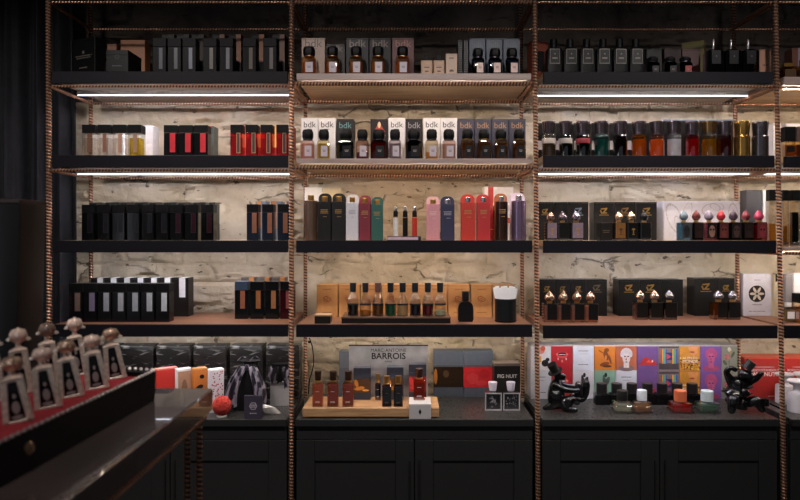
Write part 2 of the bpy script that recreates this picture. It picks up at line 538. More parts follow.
# ------------------------------------------------------------------ shelf boards with light strips
EDGE = {'L': (52.4, 288.5), 'M': (296.2, 532.2), 'R': (543.2, 779.0), 'X': (784.5, 940)}
FASC = {('L', 1): 83.4, ('L', 2): 167.6, ('L', 3): 252.4, ('L', 4): 336.6, ('M', 1): 79.6, ('M', 2): 163.4, ('M', 3): 252.6, ('M', 4): 337,
        ('R', 1): 84, ('R', 2): 167.4, ('R', 3): 253, ('R', 4): 338.4, ('X', 1): 84.5, ('X', 2): 167.5, ('X', 3): 250.5, ('X', 4): 338.4}
BIRCH = wood_mat('#c2a380', '#d9bd98', 0.45)
WALNUT = wood_mat('#6a4534', '#93654c', 0.4)
ALU = mat('#8f8b88', .6)
UNDER = wood_mat('#85776a', '#9a8b7a', 0.5)
TAUPE = wood_mat('#94807a', '#a8958e', 0.4)
LED_S = {'l': ('#fff6ee', 130), 'm': ('#fff4ea', 130), 'r': ('#fff6ee', 130), 'x': ('#fff4ea', 130), 'L': ('#f0f0ff', 26), 'M': ('#ffecd8', 52), 'R': ('#f0f0ff', 26), 'X': ('#ffefdf', 90)}
for (b, s), zt in ZT.items():
    bi = 'LMRX'.index(b)
    x0, x1 = max(wx(EDGE[b][0], YF), UX[bi](zt) + .0150), min(wx(EDGE[b][1], YF), UX[bi + 1](zt) - .0150)
    pale = (b in 'M' and s in (1, 2)) or (b == 'X' and s in (1, 3))
    zb = wz(FASC[(b, s)], YF)
    desc = 'pale taupe shelf lit from below' if pale else ('walnut topped shelf with black front edge' if s == 4 else 'shelf with deep black front edge')
    t = thing('shelf', f'{desc}, {ORD[s - 1]} from top in the {BAYN[b]}', 'shelf', ((x0 + x1) / 2, YF, zt), group='display shelves')
    hw = (x1 - x0) / 2
    yb = YW - YF - 0.022
    topm = WALNUT if s == 4 else (TAUPE if pale else BIRCH)
    th = zt - zb
    if pale:
        part('board', t, rnd(hw, th, s), lambda m: m.box(-hw, hw, 0.004, yb, -th, 0, 0, .0015), TAUPE if b == 'X' else TAUPE)
        part('underside_panel', t, rnd(hw, th, s), lambda m: m.box(-hw + .004, hw - .004, 0.03, yb - .005, -th - .004, -th - .0002, 0, .0005), BIRCH)
        zl = -th - .004
        ly = 0.028
        ch = part('led_channel', t, rnd(hw), lambda m: m.box(-hw + .014, hw - .014, ly - .010, ly + .002, -.0060, -.0002, 0, .0005), SILVER, (0, 0, zl))
        part('led_strip', ch, rnd(hw), lambda m: m.box(-hw + .016, hw - .016, ly + .0022, ly + .0085, -.0075, -.0005, 0, .0005), emit(*LED_S[b if s < 3 else b.lower()]))
    else:
        part('board', t, rnd(hw, s), lambda m: m.box(-hw, hw, 0.012, yb, -0.022, 0, 0, .001), topm)
        part('fascia', t, rnd(hw, th), lambda m: m.box(-hw, hw, -0.004, 0.0118, -th, 0.0002, 0, .0015), PAINT)
        up = .012 if s < 3 else .014            # lower shelves hide the strip behind the front edge
        part('underside_panel', t, rnd(hw, th, s), lambda m: m.box(-hw + .002, hw - .002, 0.0122, yb - .002, -th + up, -.0222, 0, .0005), UNDER)
        ly = 0.185
        zl = -th + up - .0002
        ei = .012 if s < 3 else .075
        added_ch = part('led_channel', t, rnd(hw, 'front'), lambda m: m.box(-hw + .08, hw - .08, .0135, .0245, -.003, 0, 0, .0005), ALU, (0, 0, zl))  # added channel, out of sight behind the fascia
        part('led_strip', added_ch, rnd(hw, 'front'), lambda m: m.box(-hw + .083, hw - .083, .016, .022, -.0050, -.0032, 0, .0004), emit('#fff4ea', 105 if s < 3 else 68))  # added unseen strip, brightens item fronts and wall
        dz = .011 if s < 3 else 0
        ch = part('led_channel', t, rnd(hw, ei, s < 3), lambda m: (m.box(-hw + ei - .003, hw - ei + .003, ly - .011, ly + .011, -.006 - dz, 0, 0, .0005)), ALU, (0, 0, zl))
        part('added_strip_screen', ch, rnd(hw, ei, s < 3), lambda m: m.box(-hw + ei - .003, hw - ei + .003, ly - .010, ly - .004, -.0125 - dz, -.0062 - dz, 0, .0005), ALU)  # added lip, screens the bright strip behind it from the camera
        part('diffuser_line', ch, rnd(hw, ei, s < 3), lambda m: m.box(-hw + ei, hw - ei, ly - .0112, ly - .0102, -.0125 - dz, -.0085 - dz, 0, .0002), emit('#eceeff', 5.0))
        part('led_strip', ch, rnd(hw, ei, s < 3), lambda m: m.box(-hw + ei, hw - ei, ly - .001, ly + .005, -.0086 - dz, -.0062 - dz, 0, .0005), emit(LED_S[b][0], 120 if s < 3 else 84))  # bright strip kept unseen behind the added lip, lights the wall

# ------------------------------------------------------------------ counters and base cabinets
STONE = stone_mat()
for bi, b in enumerate('LMRX'):
    x0, x1 = UX[bi](ZCNT) + .018, UX[bi + 1](ZCNT) - .018
    if b == 'L': x0 = -1.476
    if b == 'X': x0 = UX[3](0) + .02
    if b == 'X': x1 = 2.3
    cx, hw = (x0 + x1) / 2, (x1 - x0) / 2
    t = thing('counter_slab', f'polished black speckled stone counter slab under the {BAYN[b]}', 'countertop', (cx, YF, ZCNT - .028), group='stone counters')
    part('slab', t, None, lambda m: m.box(-hw, hw, -0.009, YW - YF - .025, 0.0002, .028, 0, .0015), STONE)
    part('edge_band', t, None, lambda m: m.box(-hw, hw, -0.012, -.0092, 0, .0272, 0, .0006), CABINET)
    cb = thing('base_cabinet', f'matt black base cabinet with panelled doors below the {BAYN[b]} counter', 'cabinet', (cx, YF, 0), group='base cabinets')
    H = ZCNT - .0285
    part('carcass', cb, None, lambda m: m.box(-hw, hw, 0.022, YW - YF - .03, .08, H), CABINET)
    part('toe_kick', cb, None, lambda m: m.box(-hw + .02, hw - .02, .06, .36, 0, .0795), CABINET)
    part('drawer_rail', cb, None, lambda m: m.box(-hw + .002, hw - .002, 0.004, .0215, H - .057, H - .001), CABINET)
    for k in (0, 1):
        dw = hw - .004
        d = part('door', cb, None, lambda m: (m.box(-dw / 2, dw / 2, 0.012, .0215, .10, H - .06),
                 m.box(-dw / 2, -dw / 2 + .075, .003, .0122, .10, H - .06), m.box(dw / 2 - .075, dw / 2, .003, .0122, .10, H - .06),
                 m.box(-dw / 2 + .0755, dw / 2 - .0755, .003, .0122, H - .145, H - .06), m.box(-dw / 2 + .0755, dw / 2 - .0755, .003, .0122, .10, .18)),
                 CABINET, ((-hw / 2, hw / 2)[k], 0, 0))
        hx = (dw / 2 - .018) * (1 if k == 0 else -1)
        part('handle', d, None, lambda m: m.box(hx - .002, hx + .002, -.006, .003, H - .36, H - .14, 0, .0006), mat('#4a4847', .3, .8))

# ------------------------------------------------------------------ item builders (all measures from the photo, in metres)
def place(x0, x1, Y, d, z): return (wx((x0 + x1) / 2, Y), Y + d / 2, z)

def carton(x0, x1, yt, Y, z, col, label, d=0.06, lid=0.0, lidcol=None, name='perfume_box', cat='box', group=None, rz=0.0, front=None, fmats=None, rough=0.45, band=None, extra=None, loc=None):
    """folding carton: body, tucked lid, printed front"""
    w = (x1 - x0) / F * Y
    h = wz(yt, Y) - z
    m = col if not isinstance(col, str) else mat(col, rough, var=.05)
    lm = m if lidcol is None else (mat(lidcol, rough, var=.05) if isinstance(lidcol, str) else lidcol)
    t = thing(name, label, cat, loc or place(x0, x1, Y, d, z), rz, group)
    lh = lid if lid > 0 else min(.006, h * .12)
    g = .0004
    part('carton_body', t, rnd(w, d, h, lh), lambda b: b.box(-w / 2 + g, w / 2 - g, -d / 2 + g, d / 2 - g, 0, h - lh - .0003, 0, .0006), m)
    part('lid', t, rnd(w, d, h, lh), lambda b: b.box(-w / 2, w / 2, -d / 2, d / 2, h - lh, h, 0, .0008), lm)
    if front:
        part('front_print', t, None, lambda b: front(b, w, h, -d / 2 - .0004), fmats, smooth=False)
    if band:   # a strip of another colour over the upper corner of the front and the top
        c2, a0, a1, zf = band
        part('colour_band', t, rnd(w, d, h, a0, a1, zf), lambda b: (b.box(-w / 2 + w * a0, -w / 2 + w * a1, -d / 2 - .0009, d / 2 + .0009, h * zf, h + .0009, 0, .0003)), mat(c2, .45, var=.05))
    return t

def square_bottle(x0, x1, yt, yc, Y, z, label, body, cap=CAPBLK, liq=None, lab=None, group=None, d=None, name='square_bottle', cap_in=0.0, fill=.8, frame=None):
    """block bottle with block cap and an upright strip label set to one side"""
    w = (x1 - x0) / F * Y
    d = d or w * .85
    h = wz(yt, Y) - z
    hb = wz(yc, Y) - z
    t = thing(name, label, 'perfume bottle', place(x0, x1, Y, d, z), 0, group)
    part('glass_body', t, rnd(w, d, hb), lambda b: b.loft([b.rr(w / 2 - .001, d / 2 - .001, 0, .0015), b.rr(w / 2, d / 2, .001, .002), b.rr(w / 2, d / 2, hb - .0025, .002), b.rr(w / 2 - .001, d / 2 - .001, hb - .001, .0015)]), body)
    if liq:
        q = .0045
        part('liquid', t, rnd(w, d, hb, fill), lambda b: b.box(-w / 2 + q, w / 2 - q, -d / 2 + q, d / 2 - q, .006, hb * fill, 0, .001), liq)
    ci = cap_in
    part('cap', t, rnd(w, d, h, hb, ci), lambda b: b.box(-w / 2 + ci, w / 2 - ci, -d / 2 + ci, d / 2 - ci, hb - .0005, h, 0, .0008), cap)
    if lab:
        a0, a1, z0, z1, lm = lab
        if frame:
            part('label_frame', t, rnd(w, d, hb, a0, a1, z0, z1), lambda b: b.box(-w / 2 + w * a0 - .0014, -w / 2 + w * a1 + .0014, -d / 2 - .0006, -d / 2 - .0001, hb * z0 - .0014, hb * z1 + .0014, 0, .0002), frame)
        part('strip_label', t, rnd(w, d, hb, a0, a1, z0, z1), lambda b: b.box(-w / 2 + w * a0, -w / 2 + w * a1, -d / 2 - .0012, -d / 2 - .0007, hb * z0, hb * z1, 0, .0002), lm)
    return t

def oct_bottle(x0, x1, yt, Y, z, label, glass_m, liq, labm, fill=.7, group=None, lab_off=.12, neck=None, cap=CAPBLK, lab=(.16, .80), capw=.80, capf=.31):
    """shouldered bottle with cut corners and a broad eight-sided cap"""
    w = (x1 - x0) / F * Y
    d = w * .8
    h = wz(yt, Y) - z
    hc = h * capf
    hb = h - hc
    t = thing('octagonal_bottle', label, 'perfume bottle', place(x0, x1, Y, d, z), 0, group)
    c = w * .14
    part('glass_body', t, rnd(w, d, hb), lambda b: b.loft([b.rr(w / 2 - .002, d / 2 - .002, 0, c), b.rr(w / 2, d / 2, .002, c), b.rr(w / 2, d / 2, hb * .84, c), b.rr(w * .43, d * .43, hb * .93, c), b.rr(w * .32, d * .32, hb * .945, c * .8), b.rr(w * .32, d * .32, hb, c * .8)]), glass_m)
    if liq:
        q = .004
        part('liquid', t, rnd(w, d, hb, fill), lambda b: b.loft([b.rr(w / 2 - q, d / 2 - q, .005, c), b.rr(w / 2 - q, d / 2 - q, hb * .82 * fill, c)]), liq)
    part('collar', t, rnd(w, hb), lambda b: b.lathe([(w * .35, hb * .947), (w * .37, hb * .952), (w * .37, hb * .985), (w * .35, hb * .99)], 16), neck or GOLD)
    cw = w * capw / 2
    part('cap', t, rnd(w, h, hb), lambda b: b.loft([b.rr(cw * .86, cw * .8, hb, cw * .5), b.rr(cw, cw * .9, hb + hc * .22, cw * .5), b.rr(cw, cw * .9, hb + hc * .72, cw * .5), b.rr(cw * .80, cw * .72, h, cw * .42)]), cap)
    lw = w * .52
    part('label', t, rnd(w, d, hb, lab_off), lambda b: b.box(-lw / 2 + w * lab_off, lw / 2 + w * lab_off, -d / 2 - .0009, -d / 2 - .0003, hb * lab[0], hb * lab[0] + hb * .50, 0, .0003), labm)
    dark = labm in (CARDBLK,)
    part('label_lettering', t, rnd(w, d, hb, lab_off), lambda b: marks(b, -lw * .25 + w * lab_off, lw * .25 + w * lab_off, hb * (lab[0] + .2), hb * (lab[0] + .32), -d / 2 - .0011, 2), mat('#9a8f8c' if dark else '#6a6064', .6), smooth=False)
    return t

def round_bottle(x0, x1, yt, yc, Y, z, label, glass_m, liq, cap, fill=.9, foot=None, bandm=None, group=None, cap_seg=24):
    """straight round bottle under a tall waisted cap"""
    r = (x1 - x0) / F * Y / 2
    h, hb = wz(yt, Y) - z, wz(yc, Y) - z
    t = thing('round_bottle', label, 'perfume bottle', place(x0, x1, Y, 2 * r, z), 0, group)
    part('glass_body', t, rnd(r, hb), lambda b: b.lathe([(r * .9, 0), (r, .002), (r, hb * .9), (r * .93, hb * .97), (r * .6, hb * .99), (r * .6, hb)], 24), glass_m)
    if liq: part('liquid', t, rnd(r, hb, fill), lambda b: b.lathe([(r * .84, .007), (r * .86, .009), (r * .86, hb * .88 * fill)], 20), liq)
    part('glass_foot', t, rnd(r, hb), lambda b: b.lathe([(r * .88, .0012), (r * .96, .002), (r * .96, .0065), (r * .88, .007)], 20), foot or glass('#d8d4d2', .25, .6))
    if bandm: part('label_band', t, rnd(r, hb), lambda b: b.lathe([(r * 1.005, hb * .60), (r * 1.012, hb * .605), (r * 1.012, hb * .82), (r * 1.005, hb * .825)], 24), bandm)
    part('collar', t, rnd(r, hb, h), lambda b: b.lathe([(r * .80, hb + .0002), (r * .84, hb + .001), (r * .84, hb + .005), (r * .80, hb + .006)], 24), STEEL)
    hc = h - hb
    part('cap', t, rnd(r, hb, h), lambda b: b.lathe([(r * .80, hb + .0062), (r * .86, hb + hc * .25), (r * .93, hb + hc * .7), (r * 1.0, hb + hc * .96), (r * .97, h), (r * .0, h)], cap_seg), cap)
    return t

def spade_bottle(x0, x1, yt, yb, Y, z, label, glass_m, panel, stopper, liq=None, emblem=None, group=None, feet=True, seg=12, inset=.14):
    """block bottle with a front plate and a pointed bud-shaped stopper"""
    w = (x1 - x0) / F * Y
    d = w * .8
    h, hb = wz(yt, Y) - z, wz(yb, Y) - z
    t = thing('stoppered_bottle', label, 'perfume bottle', place(x0, x1, Y, d, z), 0, group)
    f = .003 if feet else 0
    part('glass_body', t, rnd(w, d, hb, f), lambda b: b.box(-w / 2, w / 2, -d / 2, d / 2, f, hb, 0, .0018), glass_m)
    if feet:
        part('glass_foot', t, rnd(w, d), lambda b: [b.box(sx * w * .36 - w * .1, sx * w * .36 + w * .1, -d / 2 + .001, d / 2 - .001, 0, .0028, 0, .0006) for sx in (-1, 1)], glass('#e8e4e0', .3, .7))
    if liq: part('liquid', t, rnd(w, d, hb), lambda b: b.box(-w / 2 + .003, w / 2 - .003, -d / 2 + .003, d / 2 - .003, .006, hb * .85, 0, .001), liq)
    if panel:
        part('front_plate', t, rnd(w, d, hb, inset), lambda b: b.box(-w / 2 + w * inset, w / 2 - w * .04, -d / 2 - .0016, -d / 2 - .0004, hb * .14, hb * .97, 0, .0005), panel)
    if emblem:
        px = w * (inset - .04) / 2
        def em(b):
            e = w * .15
            y = -d / 2 - .0020
            b.ell(px, hb * .62, e, e * .55, y, 0); b.rect(px - e * .3, px + e * .3, hb * .40, hb * .60, y, 0)
            b.ell(px, hb * .34, e * .7, e * .3, y, 0)
        part('monogram', t, None, em, emblem, smooth=False)
    hs = h - hb
    part('neck', t, rnd(w, hb), lambda b: b.lathe([(w * .17, hb + .0002), (w * .20, hb + .001), (w * .20, hb + hs * .14), (w * .15, hb + hs * .15)], 14), GOLD)
    rs = w * .37
    part('stopper', t, rnd(w, h, hb, seg), lambda b: b.lathe([(rs * .45, hb + hs * .155), (rs * .62, hb + hs * .2), (rs * .95, hb + hs * .34), (rs, hb + hs * .48), (rs * .86, hb + hs * .64), (rs * .5, hb + hs * .82), (rs * .2, hb + hs * .94), (0, h)], seg), stopper)
    return t

def apothecary(cx, yt, Y, z, label, liq, wpx=11.6, group=None, capm=None, fill=.36):
    """round-shouldered clear bottle with cylinder cap"""
    r = wpx / 2 / F * Y
    h = wz(yt, Y) - z
    t = thing('apothecary_bottle', label, 'perfume bottle', place(cx, cx, Y, 2 * r, z), 0, group)
    part('glass_body', t, rnd(r, h), lambda b: b.lathe([(r * .8, 0), (r * .97, .002), (r, .006), (r, h * .40), (r * .93, h * .50), (r * .7, h * .60), (r * .42, h * .66), (r * .36, h * .69), (r * .36, h * .72)], 24), glass('#f6f2ec', .10, .8))
    part('liquid', t, rnd(r, h, fill), lambda b: b.lathe([(r * .84, .006), (r * .90, .010), (r * .90, h * fill)], 20), liq)
    part('glass_base', t, rnd(r, h), lambda b: b.lathe([(r * .78, .0008), (r * .9, .0015), (r * .9, .0052), (r * .8, .0056)], 20), glass('#dcd8d2', .35, .7))
    part('label_band', t, rnd(r, h), lambda b: b.lathe([(r * 1.004, h * .335), (r * 1.01, h * .34), (r * 1.01, h * .375), (r * 1.004, h * .38)], 24), mat('#2a2625', .5))
    part('cap', t, rnd(r, h), lambda b: b.lathe([(r * .5, h * .715), (r * .54, h * .72), (r * .57, h * .985), (r * .54, h), (0, h)], 18), capm or mat('#23262c', .35))
    return t

def tube_case(x0, x1, yt, Y, z, label, col, foil=None, rough=.55, metal=False, archcol=None, group=None, nz=GOLD):
    """slim upright spray case: case, arched back flap, metal nozzle, foil lettering"""
    w = (x1 - x0) / F * Y
    h = wz(yt, Y) - z
    d = w * .96 if metal else .032
    t = thing('travel_spray_case', label, 'perfume case', place(x0, x1, Y, d, z), 0, group)
    m = mat(col, .25, .75) if metal else mat(col, rough, var=.08, scale=200, bump=.15)
    am = mat(archcol, .5, var=.05) if archcol else m
    h1 = h * .82
    if metal:
        part('case', t, rnd(w, h1), lambda b: b.lathe([(w * .44, 0), (w * .48, .002), (w * .48, h1 - .002), (w * .44, h1)], 24), m)
        yb0, yb1 = d / 2 + .0005, d / 2 + .008
    else:
        part('case', t, rnd(w, h1), lambda b: b.loft([b.rr(w / 2 - .001, d / 2 - .001, 0, .003, 3), b.rr(w / 2, d / 2, .001, .004, 3), b.rr(w / 2, d / 2, h1 - .001, .004, 3), b.rr(w / 2 - .001, d / 2 - .001, h1, .003, 3)]), m)
        yb0, yb1 = d / 2 - .006, d / 2 - .001
    pts = []
    r = w * .40
    zb = 0.002 if metal else h1 + .0003
    pts += [(-w / 2, zb), (w / 2, zb)]
    for k in range(9): a = PI / 2 * k / 8; pts.append((w / 2 - r + r * math.cos(a), h - r + r * math.sin(a)))
    for k in range(9): a = PI / 2 + PI / 2 * k / 8; pts.append((-w / 2 + r + r * math.cos(a), h - r + r * math.sin(a)))
    part('arched_flap', t, rnd(w, h, zb), lambda b: b.extrude_outline(pts, yb0, yb1), am)
    nr = w * .21
    part('nozzle', t, rnd(w, h), lambda b: b.lathe([(nr, h1 + .0002), (nr * 1.02, h1 + .001), (nr * 1.02, h * .925), (nr * .9, h * .935), (0, h * .935)], 18, 0, 0, -.003 if not metal else 0), nz)
    if foil:
        yy = -d / 2 - .0006
        part('foil_lettering', t, None, lambda b: (marks(b, -w * .30, w * .30, h * .56, h * .66, yy, 3, 0, int(x0)), marks(b, -w * .1, w * .2, h * .49, h * .51, yy, 1, 0, 3)), foil, smooth=False)
    return t

def bdk_front(textm=0):
    def f(b, w, h, y):
        b.text('bdk', w * .50, 0, h * .79, y, textm)
        marks(b, -w * .18, w * .18, h * .735, h * .76, y, 1, textm, 5)
    return f

def emblem_front(gold=0):
    """a small gilded crest of a horned letter over a rearing creature"""
    def f(b, w, h, y):
        s = w * .17
        cz = h * .70
        b.poly([(-s, cz + s * 1.5), (s, cz + s * 1.7), (s * .9, cz + s * 1.25), (-s * .8, cz + s * 1.15)], y, gold)
        b.poly([(s * .9, cz + s * 1.25), (s * .35, cz + s * 1.2), (-s * .6, cz + s * .1), (-s * .1, cz + s * .1)], y, gold)
        b.poly([(-s * .9, cz + s * .25), (s * .9, cz + s * .35), (s * .9, cz), (-s * .9, cz - s * .05)], y, gold)
        b.ell(-s * .9, cz + s * .6, s * .22, s * .55, y, gold, 10, .4)
        b.rect(-s * 1.4, s * 1.4, cz - s * .55, cz - s * .35, y, gold)
    return f

# ================================================================== LEFT BAY
# --- top shelf
z = ztop('L', 1)
W = where('L', 1)
t = carton(69, 102, 35.5, 2.70, z, CARDBLK, 'large flat black case turned at an angle with silver edge, ' + W, d=.05, lid=.012, name='display_case', cat='case', rz=math.radians(-24),
           front=lambda b, w, h, y: (b.ell(0, h * .66, w * .05, h * .04, y, 0), marks(b, -w * .36, w * .40, h * .50, h * .60, y, 2, 0, 4), marks(b, -w * .2, w * .2, h * .26, h * .32, y, 1, 0, 9)), fmats=[mat('#5a5550', .5)],
           loc=(wx(86, 2.74), 2.76, z))
wcase = (102 - 69) / F * 2.70
part('metal_edge', t, None, lambda b: b.box(-wcase / 2 - .003, -wcase / 2 - .0005, -.028, -.023, 0, wz(35.5, 2.7) - z), SILVER)
carton(107, 116.5, 44, 2.84, z, '#8a5a42', 'small copper coloured box behind the low black box, ' + W, d=.05)
carton(120.5, 145, 40, 2.86, z, '#a06a48', 'larger copper coloured box behind the low black box, ' + W, d=.06)
carton(106, 128.3, 50, 2.64, z, CARDBLK, 'low deep black box with faint round crest, ' + W, d=.13, lid=.02,
       front=lambda b, w, h, y: (b.ell(0, h * .72, w * .09, w * .09, y, 0), b.ell(0, h * .72, w * .075, w * .075, y - .0001, 1), marks(b, -w * .28, w * .28, h * .30, h * .38, y, 1, 0, 2)), fmats=[mat('#4c4a50', .5), CARDBLK])
xs = [152.5, 167.5, 182.3, 203.0, 219.5, 242.5, 263.0]
labs = [('#3c3b46', .5), ('#34333c', .5), ('#5c5c6e', .5), ('#544c44', .5), ('#5c5c64', .6), ('#54443a', .6), ('#58504f', .6)]
for i, x in enumerate(xs):
    square_bottle(x, x + 13.6, 38, 46.3, 2.66, z, f'{nth(i, 7)} of seven black square bottles with strip label, {W}', mat('#141315', .4, spec=.12), lab=(.48, .74, .22, .95, mat(labs[i][0], .35)), group='black bottles on the top shelf', d=.05)
for i, x in enumerate(xs):
    carton(x + 9, x + 22, 34.5, 2.825, z, '#1c1817', f'{nth(i, 7)} of seven dark copper-cornered boxes behind black bottles, {W}', d=.07, band=(['#2a211d', '#2a211d', '#3a2a22', '#6b4630', '#7a4c32', '#8a5436', '#6a4430'][i], .58, .97, .45), group='dark boxes on the top shelf')
# --- second shelf
z = ztop('L', 2); W = where('L', 2)
cl = [('#6d4a3a', '#f1eeea'), ('#7a5342', '#f1eeea'), ('#9a7462', '#f1eeea'), ('#8a6a5c', '#efe3a8')]
for i, x in enumerate([81.8, 97.3, 112.6, 127.8]):
    square_bottle(x, x + 13.0, 124.5, 132.8, 2.66, z, f'{nth(i, 4)} of four clear square bottles with black caps, {W}', CLEAR, liq=liquid('#f6f2ee' if i < 3 else '#ead878', .08), lab=(.42, .72, .2, .97, mat(cl[i][0], .4)), group='clear square bottles on the second shelf', d=.05)
    carton(x + 10.6, x + 25, 125.6, 2.825, z, '#dcd8da', f'{nth(i, 4)} of four white boxes behind clear square bottles, {W}', d=.07, band=('#c6c2c6', .55, .97, .5), group='white boxes on the second shelf')
for i, x in enumerate([163.6, 179.0, 194.0]):
    square_bottle(x, x + 13.6, 125, 132.5, 2.66, z, f'{nth(i, 3)} of three black square bottles with red label, {W}', mat('#141214', .2), lab=(.46, .86, .2, .97, mat('#c02430', .35)), group='black bottles with red label', d=.05)
    carton(x + 10.4, x + 19.6, 126, 2.825, z, '#3c4540', f'{nth(i, 3)} of three red and grey boxes behind red-labelled bottles, {W}', d=.07, band=('#e0503c', .02, .72, .38), group='red and grey boxes')
for i, x in enumerate([230.2, 245.4, 260.2, 276.2]):
    square_bottle(x, x + 12.0, 124.6, 132.5, 2.66, z, f'{nth(i, 4)} of four red square bottles with black caps, {W}', glass('#e0484c', .06, .4), liq=liquid('#d8262e' if i != 2 else '#e06058', .7), lab=(.56, .80, .18, .97, mat('#4a3230', .35)), frame=mat('#d9c090', .35, .5), group='red square bottles', d=.05)
    carton(x + 9.0, x + (21 if i < 3 else 17), 126, 2.825, z, '#b83a34', f'{nth(i, 4)} of four red and orange boxes behind red bottles, {W}', d=.07, band=('#d9805a' if i < 2 else '#c98a44', .1, .8, .4), group='red and orange boxes')
# --- third shelf
z = ztop('L', 3); W = where('L', 3)
for i in range(9):
    x = [81.5, 97.2, 112, 126.8, 141.4, 155.6, 169.8, 185, 200.8][i]
    square_bottle(x, x + 12.6, 204.6, 212.4, 2.66, z, f'{nth(i, 9)} of nine all black square bottles, {W}', mat('#121213', .12), lab=(.5, .82, .28, .95, mat('#1d1b20' if i < 6 else '#3a1824', .2)), frame=mat('#34343a', .3), group='all black square bottles', d=.05)
    if i < 8 or True:
        carton(x + 8.2, min(x + 20.6, 215), 202.4, 2.825, z, '#1b1c1c', f'{nth(i, 9)} of nine black boxes behind all black bottles, {W}', d=.07, band=('#2e3330' if i % 2 else '#3c3228', .55, .95, .5), group='black boxes on the third shelf', rough=.3)
for i, x in enumerate([246.6, 262.0, 277.6]):
    square_bottle(x, x + 11.4, 204.2, 212, 2.66, z, f'{nth(i, 3)} of three navy square bottles with copper strip, {W}', mat('#20283a', .2), lab=(.48, .88, .26, .97, mat('#a06a50', .3, .5)), group='navy square bottles', d=.05)
    carton(x + 8.8, min(x + 20.0, 290), 201.4, 2.825, z, '#5c6878', f'{nth(i, 3)} of three blue grey boxes behind navy bottles, {W}', d=.07, band=('#b0703a', .12, .5, .3), group='blue grey boxes')
# --- fourth shelf
z = ztop('L', 4); W = where('L', 4)
Yb = depth_of(322.2, z)
lc = ['#8a7068', '#8f84a0', '#b0b0ba', '#b8b8c0', '#b8bac2', '#c0c2c8', '#d8dae0']
for i in range(7):
    x = [68.8, 83.2, 97.6, 112, 126.4, 140.8, 155.4][i]
    square_bottle(x, x + 13.7, 283.6, 291.6, Yb, z, f'{nth(i, 7)} of seven black square bottles with silver strip, {W}', mat('#151416', .22), lab=(.44, .84, .36, .96, mat(lc[i], .3, .5)), group='black bottles with silver strip', d=.055)
    x2 = 90.5 + 13.45 * i
    carton(x2, x2 + 13.2 + (4 if i == 6 else 0), 278, depth_of(316.6, z), z, '#241f1d', f'{nth(i, 7)} of seven black and white boxes behind silver-strip bottles, {W}', d=.07, band=('#e4e4e6', .52 if i < 6 else .46, .94 if i < 6 else .82, .5), group='black and white boxes')
bc = [('#16181a', '#3a4a62', '#a8684e'), ('#16181a', None, '#a86c42'), ('#16181a', None, '#b07850'), ('#3a1016', None, '#8a4a48')]
for i, x in enumerate([234.6, 250.2, 265.4, 280.2]):
    square_bottle(x, x + 13.0, 281.6, 290, depth_of(319, z), z, f'{nth(i, 4)} of four black square bottles with bronze window, {W}', mat(bc[i][0], .15), cap=mat(bc[i][1] or '#17171a', .3), lab=(.44, .80, .36, .98, mat(bc[i][2], .3, .5)), group='black bottles with bronze window', d=.055)
    carton(x + 6.4, x + 19.6, 277.6, depth_of(316.0, z) , z, '#57514c', f'{nth(i, 4)} of four orange-banded grey boxes behind bronze-window bottles, {W}', d=.07, band=('#c07a3c', .62, .97, .5), group='grey boxes with orange band') if i < 3 else None

# --- counter of the left bay
z = ZCNT; W = 'left bay counter'
def crinkle(w, d, h, seed):
    bm = bmesh.new()
    bmesh.ops.create_cube(bm, size=1.0)
    bmesh.ops.subdivide_edges(bm, edges=bm.edges[:], cuts=26, use_grid_fill=True)
    for v in bm.verts:
        n = v.co.copy()
        p = Vector((v.co.x * w, v.co.y * d, v.co.z * h))
        q = Vector((p.x * 9 + seed * 7, p.y * 9, p.z * 26))
        a = noise.ridged_multi_fractal(q, 1.0, 2.1, 4, 1.0, 2.0)
        k = 1 - 0.05 * a
        edge = 0.5 - abs(v.co.z)
        r = 1 - .05 * max(0, (.08 - edge) / .08)
        v.co = Vector((p.x * (k + .03) * r * .985, p.y * (k + .05) * r * .95, p.z * (1 - .012 * a) + .0))
    zmin = min(v.co.z for v in bm.verts)
    for v in bm.verts: v.co.z -= zmin
    me = bpy.data.meshes.new('wrapping')
    bm.to_mesh(me); bm.free()
    for p in me.polygons: p.use_smooth = True
    return me
def foil_mat():
    m, nt, out = new_mat('black_foil_glints')
    L = nt.links.new
    tc = nt.nodes.new('ShaderNodeTexCoord')
    mp = nt.nodes.new('ShaderNodeMapping'); mp.inputs['Scale'].default_value = (9, 9, 34)
    L(tc.outputs['Object'], mp.inputs['Vector'])
    n = nt.nodes.new('ShaderNodeTexNoise'); n.inputs['Scale'].default_value = 1.6; n.inputs['Detail'].default_value = 8; n.inputs['Distortion'].default_value = 1.2
    L(mp.outputs['Vector'], n.inputs['Vector'])
    r = nt.nodes.new('ShaderNodeValToRGB')
    r.color_ramp.elements[0].position = .53; r.color_ramp.elements[0].color = hexc('#1f1c1a') + (1,)
    r.color_ramp.elements[1].position = .72; r.color_ramp.elements[1].color = hexc('#8f8d88') + (1,)  # grey streaks paint silver glints into the black foil
    L(n.outputs['Fac'], r.inputs['Fac'])
    b = nt.nodes.new('ShaderNodeBsdfPrincipled'); b.inputs['Roughness'].default_value = .35; b.inputs['Metallic'].default_value = .25
    L(r.outputs['Color'], b.inputs['Base Color'])
    bp = nt.nodes.new('ShaderNodeBump'); bp.inputs['Strength'].default_value = .6; bp.inputs['Distance'].default_value = .004
    L(n.outputs['Fac'], bp.inputs['Height']); L(bp.outputs['Normal'], b.inputs['Normal'])
    L(b.outputs['BSDF'], out.inputs['Surface'])
    return m
FOIL = foil_mat()
YC = 2.90
